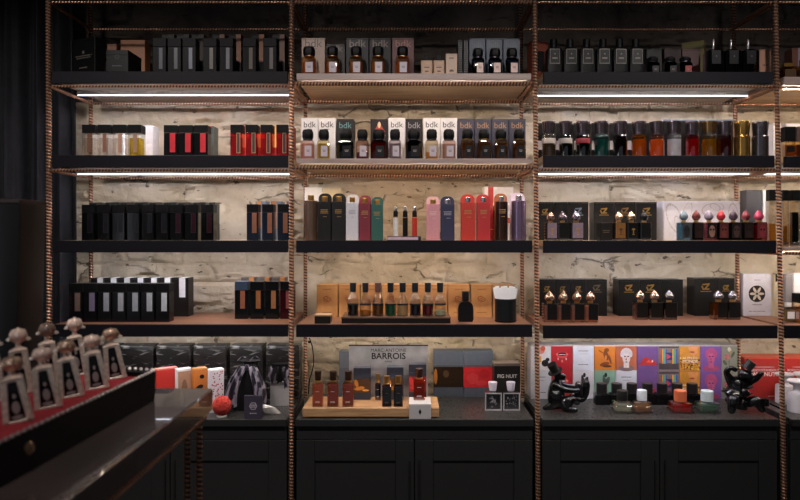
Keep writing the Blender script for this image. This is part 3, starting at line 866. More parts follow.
for i, (xa, xb) in enumerate([(92.5, 116.5), (117.5, 153.5), (154.5, 190.8), (191.8, 226.8), (228, 263.4), (264.4, 300)]):
    w = (xb - xa) / F * YC; h = wz(345.5, YC) - z
    t = thing('wrapped_box', f'{nth(i, 6)} of six boxes in crinkled glint-painted black foil, back of {W}', 'box', (wx((xa + xb) / 2, YC), YC + .05, z), group='black foil boxes')
    me = crinkle(w * .97, .085, h, i); me.materials.append(FOIL)
    obj('wrapping', me, t)
    part('wrapping_seam', t, None, lambda b: b.box(-w * .46, w * .46, -.030, .030, h * .985, h * .985 + .003, 0, .001), FOIL)
# four small boxes turned so that their left side shows
def small_box(xf0, xf1, xl, yt, Y, col, side, label, front, fm):
    q = 1.30 * (xf1 - xf0)
    carton((xl + xf1) / 2 - q / 2, (xl + xf1) / 2 + q / 2, yt, Y, z, col, label, d=.034, rz=math.radians(38), front=front, fmats=fm, band=None, lidcol=side, loc=(wx((xl + xf1) / 2, Y + .04), Y + .03, z))
small_box(160, 176, 158, 369, 2.70, '#c8342e', '#e08a7c', 'small red box with pink top, beside the table, ' + W, None, None)
small_box(181, 192, 176, 369.5, 2.70, '#e4e2e6', '#eeecee', 'small white box with sepia picture, beside the table, ' + W, lambda b, w, h, y: (b.rect(-w * .44, w * .48, h * .03, h * .94, y, 0), b.ell(0, h * .45, w * .22, h * .3, y - .0002, 1)), [mat('#b48c74', .5), mat('#8a6450', .5)])
small_box(197, 207.5, 192.5, 369, 2.70, '#c87432', '#d89a60', 'small orange box with dark brush strokes, ' + W, lambda b, w, h, y: (b.ell(-w * .1, h * .55, w * .32, h * .06, y, 0, 12, .5), b.ell(w * .1, h * .8, w * .18, h * .05, y, 0, 12, -.3), b.ell(0, h * .25, w * .38, h * .08, y, 0, 12, .3)), [mat('#3a2018', .5)])
small_box(214, 225, 208, 370, 2.68, '#dcd8e0', '#f0eeee', 'small white box with red speckled drawing above the red pompom, ' + W,
          lambda b, w, h, y: [b.ell(random.Random(k).uniform(-w * .38, w * .42), random.Random(k + 50).uniform(h * .35, h * .95), w * .045, h * .02, y, 0, 7, k) for k in range(34)], [mat('#a83a3a', .5)])
# red pompom
Yp = 2.63
t = thing('pompom', 'round red woolly pompom in front of the white speckled box', 'pompom', (wx(221.5, Yp), Yp + .005, z))
def pom(b):
    rr = random.Random(3); R = .040
    rings = []
    for i in range(25):
        a = -PI / 2 + PI * i / 24
        ring = []
        for k in range(36):
            th = 2 * PI * k / 36
            p = Vector((math.cos(a) * math.cos(th), math.cos(a) * math.sin(th), math.sin(a)))
            q = R * (1 + .10 * noise.noise(p * 9) + .05 * noise.noise(p * 20)) if 0 < i < 24 else R
            ring.append((p.x * q * .95, p.y * q * .95, p.z * q + R + .0045))
        rings.append(ring)
    b.loft(rings)
part('wool_ball', t, None, pom, mat('#b8362c', .95, var=.35, scale=160, bump=.8))
part('stand_ring', t, None, lambda b: b.lathe([(.018, 0), (.022, .001), (.022, .005), (.016, .006)], 18), WHITE)
# satin drawstring bag with a dark card in front
def satin_mat():
    m, nt, out = new_mat('satin_stripe_sheen')
    L = nt.links.new
    tc = nt.nodes.new('ShaderNodeTexCoord')
    w = nt.nodes.new('ShaderNodeTexWave'); w.inputs['Scale'].default_value = 11; w.inputs['Distortion'].default_value = 9; w.inputs['Detail'].default_value = 3
    L(tc.outputs['Object'], w.inputs['Vector'])
    r = nt.nodes.new('ShaderNodeValToRGB')
    r.color_ramp.elements[0].position = .45; r.color_ramp.elements[0].color = hexc('#302b36') + (1,)
    r.color_ramp.elements[1].position = .75; r.color_ramp.elements[1].color = hexc('#9d94a3') + (1,)  # pale stripes also carry the silver sheen of the folds as colour
    L(w.outputs['Fac'], r.inputs['Fac'])
    b = nt.nodes.new('ShaderNodeBsdfPrincipled'); b.inputs['Roughness'].default_value = .28; b.inputs['Metallic'].default_value = .3
    L(r.outputs['Color'], b.inputs['Base Color']); L(b.outputs['BSDF'], out.inputs['Surface'])
    return m
SATIN = satin_mat(); SATBLK = mat('#1a181b', .4)
Yg = 2.70; s = Yg / F
t = thing('satin_gift_bag', 'black and silver satin drawstring bag draped open in front of the foil boxes', 'gift bag', (wx(246, Yg), Yg + .06, z))
def bag(b):
    rings = []
    for zz, rx, ry in ((0, 17, 11), (2, 18, 12), (18, 15, 10), (34, 13, 9), (42, 11, 7), (46, 8, 5), (49, 11, 7)):
        rings.append([(rx * s * math.cos(2 * PI * k / 40) * (1 + .07 * math.sin(k * 2.2)), ry * s * math.sin(2 * PI * k / 40) * (1 + .1 * math.sin(k * 1.7)), zz * s) for k in range(40)])
    b.loft(rings)
part('bag_body', t, None, bag, SATBLK)
def drape(sgn, spread, low):
    def f(b):
        n, m_ = 16, 10
        for layer in (0, 1):
            for j in range(m_ + 1):
                v = j / m_
                for i in range(n + 1):
                    u = i / n
                    top = Vector((sgn * (1 + 9 * u), -10 - 1 * u, 43 + 2 * math.sin(u * 3)))
                    bot = Vector((sgn * (9 + spread * (u ** .8)), -15 - 7 * math.sin(u * 3), low + 5 * (1 - u)))
                    bulge = 6 * math.sin(v * PI) * (1 - .3 * u)
                    p = top.lerp(bot, v) + Vector((sgn * bulge * .9 * (.4 + u), -1.8 * math.sin(u * 17) - bulge * .5 + layer * .8, 0))
                    b.v.append((p.x * s, p.y * s, max(p.z, .5 + layer * .8) * s))
        w_ = n + 1; L_ = w_ * (m_ + 1)
        for layer in (0, 1):
            for j in range(m_):
                for i in range(n):
                    q = [layer * L_ + j * w_ + i, layer * L_ + j * w_ + i + 1, layer * L_ + (j + 1) * w_ + i + 1, layer * L_ + (j + 1) * w_ + i]
                    b.f.append(tuple(q)); b.m.append(0)
        for j in range(m_):
            for e in (0, n): b.f.append((j * w_ + e, (j + 1) * w_ + e, L_ + (j + 1) * w_ + e, L_ + j * w_ + e)); b.m.append(0)
        for i in range(n):
            for e in (0, m_): b.f.append((e * w_ + i, e * w_ + i + 1, L_ + e * w_ + i + 1, L_ + e * w_ + i)); b.m.append(0)
    return f
part('satin_drape', t, None, drape(-1, 11, 1), SATIN)
part('satin_drape', t, None, drape(1, 10, 2), SATIN)
part('drawstring_loop', t, None, lambda b: b.tube([((-12 + 1.2 * k) * s, -2 * s, (49 + 4 * math.sin(k * PI / 10)) * s) for k in range(11)], .0022, 6), SATIN)
part('drawstring_loop', t, None, lambda b: b.tube([((1 + 1.1 * k) * s, -2 * s, (49 + 4.5 * math.sin(k * PI / 10)) * s) for k in range(11)], .0022, 6), SATIN)
part('knot', t, None, lambda b: b.lathe([(0, 41 * s), (.008, 41.5 * s), (.011, 44 * s), (.007, 46.5 * s), (0, 47 * s)], 12, 0, 0, -10.5 * s), SATIN)
def tassel(b):
    for k in range(11):
        a = -.9 + .18 * k
        b.tube([(19 * s, -20 * s, 9 * s), ((22 + 9 * math.sin(a + .6)) * s, (-21 - 2 * math.cos(a)) * s, (5 + 2 * math.cos(a)) * s), ((25 + 14 * math.sin(a + .55) * .8) * s, (-22 - 2.5 * math.cos(a * 2)) * s, 1.0 * s)], [.0022, .003, .0018], 6)
part('tassel', t, None, tassel, mat('#b8b2ae', .4, .3))
carton(244, 262.4, 395.6, 2.60, z, '#3d3644', 'dark purple box with white hexagon crest leaning before the satin bag', d=.010, name='presentation_box', lid=.003,
       front=lambda b, w, h, y: (b.ell(0, h * .55, w * .22, w * .22, y, 0, 6), b.ell(0, h * .55, w * .18, w * .18, y - .0002, 1, 6), marks(b, -w * .15, w * .15, h * .47, h * .63, y - .0004, 2, 0, 3), marks(b, -w * .2, w * .2, h * .2, h * .27, y, 1, 0, 8)), fmats=[mat('#b8aeb8', .5), mat('#3d3644', .45)])
# pale box with a black satin bow behind the upright
Yq = 2.80; sq = Yq / F
carton(270, 290, 382, Yq, z, '#8f8b8c', 'pale grey box half covered by black satin ribbon, next to rack upright', d=.07, name='gift_box', lid=.02)
t = thing('satin_ribbon', 'black and silver satin ribbon draped over the pale grey box', 'ribbon', (wx(280, Yq), Yq + .035, wz(382, Yq)))
def ribbon(x0, x1, dx, drop, ph):
    def f(b):
        n, m_ = 12, 8
        for layer in (0, 1):
            for j in range(m_ + 1):
                v = j / m_
                for i in range(n + 1):
                    u = i / n
                    x = x0 + (x1 - x0) * u
                    yy = -.042 - .004 * math.sin(u * 12 + ph) + layer * .002 - .006 * math.sin(v * PI)
                    zz = .065 - (.065 + drop) * v * (1 - .35 * u if dx > 0 else 1 - .35 * (1 - u))
                    b.v.append((x * sq + dx * v * sq, yy, zz + .004 * math.sin(u * 9)))
        w_ = n + 1; L_ = w_ * (m_ + 1)
        for layer in (0, 1):
            for j in range(m_):
                for i in range(n):
                    b.f.append((layer * L_ + j * w_ + i, layer * L_ + j * w_ + i + 1, layer * L_ + (j + 1) * w_ + i + 1, layer * L_ + (j + 1) * w_ + i)); b.m.append(0)
    return f
part('ribbon_gather', t, None, lambda b: b.loft([[((r * math.cos(2 * PI * k / 24) * (1 + .1 * math.sin(k * 2.5))) * sq, (r * .55 * math.sin(2 * PI * k / 24)) * sq, zz * sq) for k in range(24)] for zz, r in ((.6, 10), (8, 10.5), (14, 9), (17, 10))]), SATBLK)
part('ribbon_tail', t, None, ribbon(-11, -3, -1, .012, 0), SATIN)
part('ribbon_tail', t, None, ribbon(-3, 4, 1, .01, 1), SATBLK)
part('ribbon_tail', t, None, ribbon(3, 10, 2, .03, 2), SATIN)

# ================================================================== MIDDLE BAY
# --- top shelf
z = ztop('M', 1); W = where('M', 1)
WHT = mat('#b8acb4', .5, var=.03)
LETT = mat('#4a3f3c', .5)
tb = [(301.5, 325, '#a98c7c', '#5a4840', 'pale beige'), (325.6, 345, '#3a2c26', '#5a463c', 'dark brown'), (346, 368.6, '#1c1716', '#6a4e42', 'black'), (369.2, 391, '#1c1716', '#6a4e42', 'black'), (392.2, 414, '#55201e', '#8a5248', 'burgundy')]
for i, (a, b_, c, l, nm) in enumerate(tb):
    carton(a, b_, 38 if i != 1 else 44, 2.74, z, c, f'{["", "", "first", "second", ""][i]} {nm} box standing behind amber bottles on the {W}'.strip(), d=.07, front=bdk_front(), fmats=[mat(l, .4)], group='boxes behind amber bottles')
for i, (a, b_) in enumerate([(301, 315.4), (325, 338.6), (349, 362.7), (371, 384.7), (395.6, 409.4)]):
    oct_bottle(a, b_, 45.6, 2.64, z, f'{nth(i, 5)} of five amber bottles with pale label, {W}', glass('#f6e2c0', .1, .7), liquid(['#e8a050', '#e09a58', '#e0a060', '#e0a464', '#e49a60'][i], .45), WHT, group='amber bottles on the top shelf', fill=.85, lab_off=.06)
for i, (a, b_) in enumerate([(421, 432.5), (433.5, 444.5)]):
    t = square_bottle(a, b_, 54, 60, 2.65, z, f'{["left-hand", "right-hand"][i]} of two small beige bottles with black caps, {W}', mat('#a58368', .4), lab=(.12, .88, .15, .9, mat('#b08e74', .4)), cap_in=.013, group='small beige bottles', d=.04)
    w = (b_ - a) / F * 2.65
    part('lettering', t, None, lambda b: (b.ell(0, .018, w * .18, .005, -.0216, 0, 8, 0, 0, PI), marks(b, -w * .25, w * .25, .032, .040, -.0216, 1, 0, 4)), mat('#3f2d22', .5), smooth=False)
carton(445.8, 457.4, 53.6, 2.65, z, '#b89c88', 'small tall beige box beside the small beige bottles, ' + W, d=.045, front=lambda b, w, h, y: (b.ell(0, h * .2, w * .2, h * .1, y, 0, 10, 0, 0, PI), marks(b, -w * .25, w * .25, h * .75, h * .85, y, 1, 0, 6)), fmats=[LETT])
for i, (a, b_) in enumerate([(457.8, 462.6), (463.4, 468.4)]):
    carton(a, b_, 40, 2.70, z, '#221f24', f'{["left-hand", "right-hand"][i]} of two thin dark speckled boxes beside navy boxes, {W}', d=.09, front=lambda b, w, h, y: [b.ell(((k % 3) - 1) * w * .28, h * (.05 + .9 * (k // 3) / 19), w * .09, h * .009, y, 0, 6) for k in range(60)], fmats=[mat('#7a7478', .5)], group='thin dark speckled boxes')
for i, (a, b_) in enumerate([(469, 485.6), (486.2, 502.6), (503.2, 520.2)]):
    carton(a, b_, 38.4, 2.75, z, '#27344a', f'{nth(i, 3)} of three navy boxes behind navy bottles, {W}', d=.07, front=bdk_front(), fmats=[mat('#34445c', .4)], group='navy boxes on the top shelf')
for i, (a, b_) in enumerate([(472, 484.6), (489, 502), (506, 519)]):
    oct_bottle(a, b_, 47.5, 2.64, z, f'{nth(i, 3)} of three navy bottles with pale label, {W}', glass('#5a6a80', .1, .5), liquid('#1c2a3c', .8), mat('#d8b8ae', .45), group='navy bottles on the top shelf', fill=.8, lab_off=.14, neck=STEEL)

# --- second shelf
z = ztop('M', 2); W = where('M', 2)
w2 = [(301.2, 318, '#dcd6d6', '#3a3436', 'white'), (318.4, 335.6, '#dcd6d6', '#3a3436', 'white'), (336.6, 353.8, '#37302f', '#5a8488', 'teal-lettered dark'), (370.4, 388, '#2f2526', '#c08a5a', 'dark picture'),
      (388.4, 405, '#dcd6d6', '#3a3436', 'white'), (405.6, 422.6, '#332e30', '#8a8488', 'charcoal'), (423.2, 440, '#dcd6d6', '#3a3436', 'white'), (440.4, 457.2, '#dcd6d6', '#3a3436', 'white'),
      (457.8, 474.4, '#343242', '#a88058', 'indigo'), (474.8, 491.4, '#343242', '#a88058', 'indigo'), (491.8, 508.6, '#343242', '#a88058', 'indigo'), (509, 525.8, '#343242', '#a88058', 'indigo')]
for i, (a, b_, c, l, nm) in enumerate(w2):
    fr, fm = bdk_front(), [mat(l, .4)]
    if nm == 'dark picture':
        fr = lambda b, w, h, y: (b.poly([(-w * .35, h * .70), (w * .35, h * .70), (w * .12, h * .84), (0, h * .96), (-w * .12, h * .84)], y, 0), b.ell(0, h * .86, w * .09, h * .07, y - .0002, 1), b.ell(0, h * .72, w * .30, h * .035, y - .0003, 2), b.ell(-w * .28, h * .62, w * .06, w * .06, y, 2), b.ell(w * .3, h * .62, w * .06, w * .06, y, 2))
        fm = [mat('#a83a28', .5), mat('#d8b890', .5), mat('#c8302c', .5)]
    carton(a, b_, 118 if c[1] == 'd' else 119, 2.745, z, c, f'{nth(i, 12)} of twelve tall lettered boxes, {nm}, {W}', d=.075, front=fr, fmats=fm, group='tall boxes on the second shelf')
b2 = [(300.4, 313.6, '#f0e0da', '#ecc8bc', WHT, 'pale pink'), (317, 329.4, '#f4ecd0', '#d8c060', WHT, 'yellow'), (337.4, 353.4, '#7a9aa0', '#28424a', CARDBLK, 'dark teal'), (355.6, 368.4, '#f0dcd8', '#8a2028', WHT, 'clear and dark red'),
      (371, 386, '#c84840', '#a01c20', CARDBLK, 'bright red'), (388.6, 401.2, '#ece4e6', '#bcaab0', WHT, 'clear lilac'), (406.2, 421.2, '#5a5658', '#242024', CARDBLK, 'black'), (425.4, 438.4, '#f6ecd8', '#e0aa48', WHT, 'clear and yellow'), (442.4, 455.8, '#f2e4de', '#e0c4ba', WHT, 'clear blush'),
      (461, 474.4, '#e0c8a4', '#8a6440', CARDBLK, 'amber'), (478, 491.2, '#e0c8a4', '#8a6440', CARDBLK, 'amber'), (495, 508, '#e0c8a4', '#8a6440', CARDBLK, 'amber'), (513.4, 526.2, '#e0c8a4', '#8a6440', CARDBLK, 'amber')]
for i, (a, b_, gcol, lcol, lm, nm) in enumerate(b2):
    oct_bottle(a, b_, 129, 2.645, z, f'{nth(i, 13)} of thirteen black-capped bottles, {nm}, {W}', glass(gcol, .09, .6), liquid(lcol, .55), lm, group='black-capped bottles on the second shelf', fill=.45 if 'and' in nm else .95, lab_off=.08, neck=GOLD if i > 8 else STEEL, capf=.31 if i < 9 else .30)

# --- third shelf
z = ztop('M', 3); W = where('M', 3)
FOILG = mat('#c09860', .35, .6); FOILS = mat('#a8a4ac', .4, .3)
Yt = 2.635
tube_case(302.4, 317.2, 191.6, Yt, z, 'bronze metallic spray case with white arched flap, ' + W, '#8a6e5e', None, metal=True, archcol='#e2dcda')
tube_case(317.6, 331, 193, Yt, z, 'leftmost black spray case with gold lettering, ' + W, '#211f21', FOILG)
tube_case(331.6, 345.2, 193, Yt, z, 'black spray case with gold lettering next to the white case, ' + W, '#2a282a', FOILG)
tube_case(345.8, 358.4, 194, Yt, z, 'white spray case with silver nozzle, ' + W, '#cfcbd2', FOILS)
tube_case(358.9, 370.7, 195, Yt, z, 'burgundy spray case with gold lettering, ' + W, '#7a2434', FOILG)
tube_case(371, 383, 196.6, Yt, z, 'green spray case with gold lettering, ' + W, '#2c5a52', FOILG)
tube_case(426.5, 439.8, 196, Yt, z, 'pink spray case with gold nozzle, ' + W, '#d8949c', mat('#e4b8b8', .4), archcol='#e2b4ba')
tube_case(440.8, 454.6, 196, Yt, z, 'navy spray case with silver nozzle, ' + W, '#2e2e4c', FOILS, nz=SILVER)
tube_case(461, 475.3, 194, Yt, z, 'orange red spray case with silver nozzle, ' + W, '#c03428', FOILG, nz=SILVER)
tube_case(477, 490.4, 194, Yt, z, 'crimson red spray case beside the orange red one, ' + W, '#b42a2c', FOILG, nz=SILVER)
tube_case(495.8, 509, 192.8, Yt, z, 'dark bronze metallic spray case with orange flap, ' + W, '#4e352c', FOILG, metal=True, archcol='#9c5a34', nz=SILVER)
tube_case(512.4, 527.4, 191.8, Yt, z, 'lilac metallic spray case with pale flap, ' + W, '#8d7590', None, metal=True, archcol='#dcc8da', nz=SILVER)
carton(304.5, 322, 187.2, 2.83, z, '#e4dfd8', 'white box behind the bronze spray case, ' + W, d=.07)
carton(322.4, 341, 188.4, 2.85, z, '#d8c8a4', 'cream box behind the black spray cases, ' + W, d=.07)
carton(484, 513.4, 186.8, 2.80, z, '#dcd6d6', 'white box with red stripe behind the red spray cases, ' + W, d=.06, front=lambda b, w, h, y: (b.rect(-w * .36, -w * .18, 0, h, y, 0), b.rect(w * .3, w * .5, h * .32, h * .42, y, 0)), fmats=[mat('#b83a36', .5)])
Yr = 2.71
rad = 3.4 / F * Yr
t = thing('spray_case', 'glossy dark red rounded case between red and bronze spray cases', 'perfume case', (wx(493.2, Yr), Yr + rad, z))
hh = wz(205, Yr) - z
part('case', t, None, lambda b: b.lathe([(rad * .8, 0), (rad, .002), (rad, hh * .8)] + [(rad * math.cos(k * PI / 12), hh * .8 + hh * .2 * math.sin(k * PI / 12)) for k in range(1, 7)], 18), mat('#8a2426', .2))
part('seam_ring', t, None, lambda b: b.lathe([(rad * 1.0, hh * .3), (rad * 1.03, hh * .302), (rad * 1.03, hh * .315), (rad * 1.0, hh * .317)], 18), GOLD)
# sample stand with three sprays
Ys = 2.64
t = thing('display_stand', 'low clear stand with lilac edge under three spray vials, ' + W, 'stand', place(387.4, 421, Ys, .05, z))
w = (421 - 387.4) / F * Ys
part('stand_body', t, None, lambda b: b.box(-w / 2, w / 2, -.024, .025, 0, .017, 0, .001), mat('#3a3238', .4))
part('front_strip', t, None, lambda b: b.box(-w / 2 + .001, w / 2 - .012, -.0262, -.0244, .002, .0135, 0, .0004), mat('#b8a4bc', .35))
zs = z + .0172
for nm, cx, c in (('white', 395.6, '#dcd8d6'), ('black', 405.2, '#201e20'), ('red', 414.6, '#c0342a')):
    hs = wz(206, Ys + .015) - zs; r = 2.6 / F * (Ys + .015)
    t = thing('spray_vial', f'slim {nm} spray vial standing on the low clear stand, {W}', 'spray vial', (wx(cx, Ys + .02), Ys + .02, zs), group='spray vials on the stand')
    part('vial_body', t, rnd(r, hs), lambda b: b.lathe([(r * .9, 0), (r, .001), (r, hs * .62), (r * .96, hs * .635)], 18), mat(c, .3))
    part('ring', t, rnd(r, hs), lambda b: b.lathe([(r * .98, hs * .60), (r * 1.06, hs * .605), (r * 1.06, hs * .625), (r * .98, hs * .63)], 18), GOLD)
    part('actuator', t, rnd(r, hs), lambda b: b.lathe([(r * .85, hs * .636), (r * .9, hs * .64), (r * .9, hs * .80), (r * .7, hs * .84), (r * .62, hs * .845)], 18), CAPBLK)
    part('tip', t, rnd(r, hs), lambda b: b.lathe([(r * .55, hs * .846), (r * .58, hs * .85), (r * .5, hs * .97), (r * .3, hs), (0, hs)], 14), SILVER)

# --- fourth shelf
z = ztop('M', 4); W = where('M', 4)
Yk = 2.84
def tan_front(b, w, h, y):
    b.ring(0, h * .56, w * .20, w * .11, w * .025, y, 0, 18, -.3)
    b.ring(-w * .06, h * .60, w * .11, w * .07, w * .02, y - .0001, 0, 14, .6); b.ring(w * .09, h * .52, w * .12, w * .06, w * .02, y - .0002, 0, 14, .5)
    b.ring(-w * .10, h * .50, w * .09, w * .05, w * .02, y - .0003, 0, 14, -.7); b.ell(-w * .02, h * .56, w * .035, w * .025, y - .0004, 0, 8)
    marks(b, -w * .2, w * .2, h * .82, h * .87, y, 1, 1, 3); marks(b, -w * .25, w * .25, h * .12, h * .17, y, 1, 1, 4)
for i, x in enumerate([316.6, 338.7, 360.6, 382.5, 404.4, 426.3, 448.2, 471, 492.8]):
    carton(x, x + 21.0, 284.6, Yk, z, '#b5814f', f'{nth(i, 9)} of nine tan boxes with red petal emblem, {W}', d=.09, front=tan_front, fmats=[mat('#8a4426', .5), mat('#8a5a34', .5)], group='tan boxes with petal emblem', lid=.012)
Yr = depth_of(323.6, z)
wr = (451 - 341) / F * Yr
t = thing('display_riser', 'low dark wooden riser carrying a row of clear bottles, ' + W, 'riser', (wx(396, Yr), Yr + .07, z))
hr = wz(317.2, Yr) - z
part('riser_top', t, None, lambda b: b.box(-wr / 2, wr / 2, -.070, .075, hr - .006, hr, 0, .0008), wood_mat('#4a342a', '#6e5040', .3))
part('riser_front', t, None, lambda b: b.box(-wr / 2 + .002, wr / 2 - .002, -.068, -.058, 0, hr - .0063, 0, .0006), mat('#2a211e', .4))
part('riser_back', t, None, lambda b: b.box(-wr / 2 + .002, wr / 2 - .002, .060, .070, 0, hr - .0063, 0, .0006), mat('#2a211e', .4))
zr = z + hr + .0002
lq = [('#3a2a1c', 'dark brown'), ('#d09a40', 'honey yellow'), ('#94602c', 'amber brown'), ('#2c7a4c', 'green'), ('#e8d4a8', 'pale straw'), ('#2a2030', 'near black purple'), ('#8a1c28', 'deep red'), ('#d8e0cc', 'almost colourless')]
for i, cx in enumerate([352.4, 365, 377.6, 390.4, 402.6, 415.2, 428, 440.4]):
    apothecary(cx, 283.2, Yr + .012, zr, f'round-shouldered clear bottle of {lq[i][1]} liquid on the wooden riser', liquid(lq[i][0], .7), group='bottles on the wooden riser', capm=mat('#5a3a34', .35) if i == 2 else None, fill=.36 if i not in (1, 7) else .18)
carton(314.4, 330.4, 314.8, 2.625, z, '#2a211d', 'small dark box with tan top lying on the front edge, ' + W, d=.06, lid=.006, lidcol='#b08e6e')
Yh = depth_of(322, z); r = (473.6 - 458) / 2 / F * Yh
hb = wz(301.4, Yh) - z; hc = wz(291.6, Yh) - z
t = thing('flask_bottle', 'matt black flat flask bottle standing alone right of the riser, ' + W, 'perfume bottle', (wx(465.8, Yh), Yh + .02, z))
pts = [(-r * .86, 0), (r * .86, 0), (r, hb * .12)] + [(r, hb * .62)] + [(r * (.35 + .65 * math.cos(a)), hb * .62 + hb * .36 * math.sin(a)) for a in (PI / 8, PI / 4, PI * 3 / 8, PI / 2)] + [(-r * (.35 + .65 * math.cos(a)), hb * .62 + hb * .36 * math.sin(a)) for a in (PI / 2, PI * 3 / 8, PI / 4, PI / 8)] + [(-r, hb * .62), (-r, hb * .12)]
part('flask_body', t, None, lambda b: b.extrude_outline(pts, -.018, .018), mat('#1a1718', .35))
part('neck_ring', t, None, lambda b: b.lathe([(r * .40, hb * .981), (r * .44, hb * .985), (r * .44, hb * 1.02), (r * .4, hb * 1.03)], 18), BRONZE)
part('cap', t, None, lambda b: b.lathe([(r * .40, hb * 1.031), (r * .45, hb * 1.05), (r * .45, hc * .98), (r * .42, hc), (0, hc)], 18), CAPBLK)
Yh = depth_of(323, z); r = 11 / F * Yh; hh = wz(299.4, Yh) - z
t = thing('strip_holder', 'black cylindrical cup holding paper test strips, ' + W, 'cup', (wx(507, Yh), Yh + r, z))
part('cup_wall', t, None, lambda b: b.loft([[(q * math.cos(2 * PI * k / 32), q * math.sin(2 * PI * k / 32), zz) for k in range(32)] for q, zz in ((r * .97, 0), (r, .002), (r, hh), (r * .93, hh), (r * .93, .006))]), mat('#232628', .3))
part('base_ring', t, None, lambda b: b.lathe([(r * 1.0, .003), (r * 1.015, .0035), (r * 1.015, .007), (r * 1.0, .0075)], 32), CAPBLK)
for i in range(9):
    a = -.20 + .05 * i
    st = thing('paper_strip', f'{nth(i, 9)} of nine white paper test strips fanned in the black cup', 'paper strip', (wx(507, Yh) + (.012 * (i - 4) * .40), Yh + r + .003 * ((i % 3) - 1), z + .0125 + .0), 0, 'test strips in the cup')
    ln = .131 + .005 * math.sin(i * 2.2)
    part('strip', st, rnd(ln), lambda b: b.extrude_outline([(-.0064, 0), (.0064, 0), (.0086, ln), (-.0086, ln)], -.0003, .0003), mat('#e6e4e6', .7, var=.03), (0, 0, 0), (0, a, 0))
    part('blotting_tip', st, rnd(ln), lambda b: b.extrude_outline([(-.0086, ln + .0001), (.0086, ln + .0001), (.0076, ln + .005), (-.0076, ln + .005)], -.0003, .0003), mat('#f0eeee', .8, var=.02), (0, 0, 0), (0, a, 0))

# --- counter of the middle bay
z = ZCNT; W = 'middle bay counter'
OAK = wood_mat('#a57a54', '#c49a70', .4, (3, 40, 40))
Yp = depth_of(418, z); hp = wz(408.2, Yp) - z
wp = (439.2 - 302.4) / F * Yp
xc = wx((302.4 + 439.2) / 2, Yp)
def trap(b, zl, zh, ins=0):
    b.box(-wp / 2 + ins, wp / 2 - ins, -.0, .19, zl, zh, 0, .002)
t = thing('wooden_plinth', 'thick oak plank plinth under the amber bottles and silver sign board', 'plinth', (xc, Yp, z))
part('plank', t, None, lambda b: trap(b, .004, hp), OAK)
[part('foot_strip', t, None, lambda b, q=q: b.box(-wp / 2 + .01, wp / 2 - .01, q, q + .02, 0, .0038), CARDBLK) for q in (.01, .15)]
zp = z + hp + .0002
Ys = 2.80
ws = (428 - 349) / F * Ys; hs = wz(346, Ys) - zp
t = thing('sign_board', 'brushed silver display board lettered BARROIS standing on the oak plinth', 'sign board', (wx(388.5, Ys), Ys, zp))
SB_M = mat('#b4b2b5', .36, .45, var=.25, scale=14)
def curved(b):
    out = []
    for i in range(9):
        zz = hs * i / 8
        yy = .004 + .016 * (i / 8) ** 2 * 0 - .012 * math.sin(i / 8 * PI) * 0
        out.append([(-ws / 2, yy - .004, zz), (ws / 2, yy - .004, zz), (ws / 2, yy + .004, zz), (-ws / 2, yy + .004, zz)])
    b.loft(out)
part('panel', t, None, curved, SB_M)
part('top_edge', t, None, lambda b: b.box(-ws / 2 - .001, ws / 2 + .001, -.002, .010, hs + .0002, hs + .005, 0, .0006), mat('#2e2c2e', .4))
part('lettering', t, None, lambda b: (b.text('MARC-ANTOINE', .0212, 0, hs * .885, -.0008), b.text('BARROIS', .0385, 0, hs * .745, -.0008, 0, .0006), b.text('PARIS', .0125, 0, hs * .675, -.0008)), mat('#1c1b1c', .5), smooth=False)
NAVY = '#2c303c'
def photo_front(col, glow):
    def f(b, w, h, y):
        b.rect(-w * .485, w * .485, h * .22, h * .66, y, 0)
        b.ell(-w * .15, h * .36, w * .30, h * .06, y - .0002, 1, 14, .15); b.ell(-w * .34, h * .52, w * .11, h * .12, y - .0002, 1, 12, .3)
        b.ell(w * .2, h * .30, w * .2, h * .03, y - .0003, 2, 12)
    return f, [mat(col, .35), mat(glow, .35), mat('#e0a050', .35)]
f1, m1 = photo_front('#4a3020', '#c07830')
f2, m2 = photo_front('#9a1c20', '#c83a34')
Yx = 2.745
carton(353.6, 370.8, 368, Yx, zp, NAVY, 'navy lidded box with amber picture leftmost before the silver sign board', d=.05, lid=.045, front=f1, fmats=m1, group='navy picture boxes')
carton(386.8, 403.6, 367.4, Yx, zp, NAVY, 'navy lidded box with amber picture behind the two short dark bottles', d=.05, lid=.045, front=f1, fmats=m1, group='navy picture boxes')
carton(408.8, 426.4, 364.6, Yx, zp, NAVY, 'navy lidded box with red picture behind the bottle on white block', d=.05, lid=.035, front=f2, fmats=m2, group='navy picture boxes')
carton(339, 349.6, 352, 2.90, z, '#4e545e', 'blue grey box partly hidden behind the silver sign board', d=.08, lid=.07, lidcol='#5a626e')

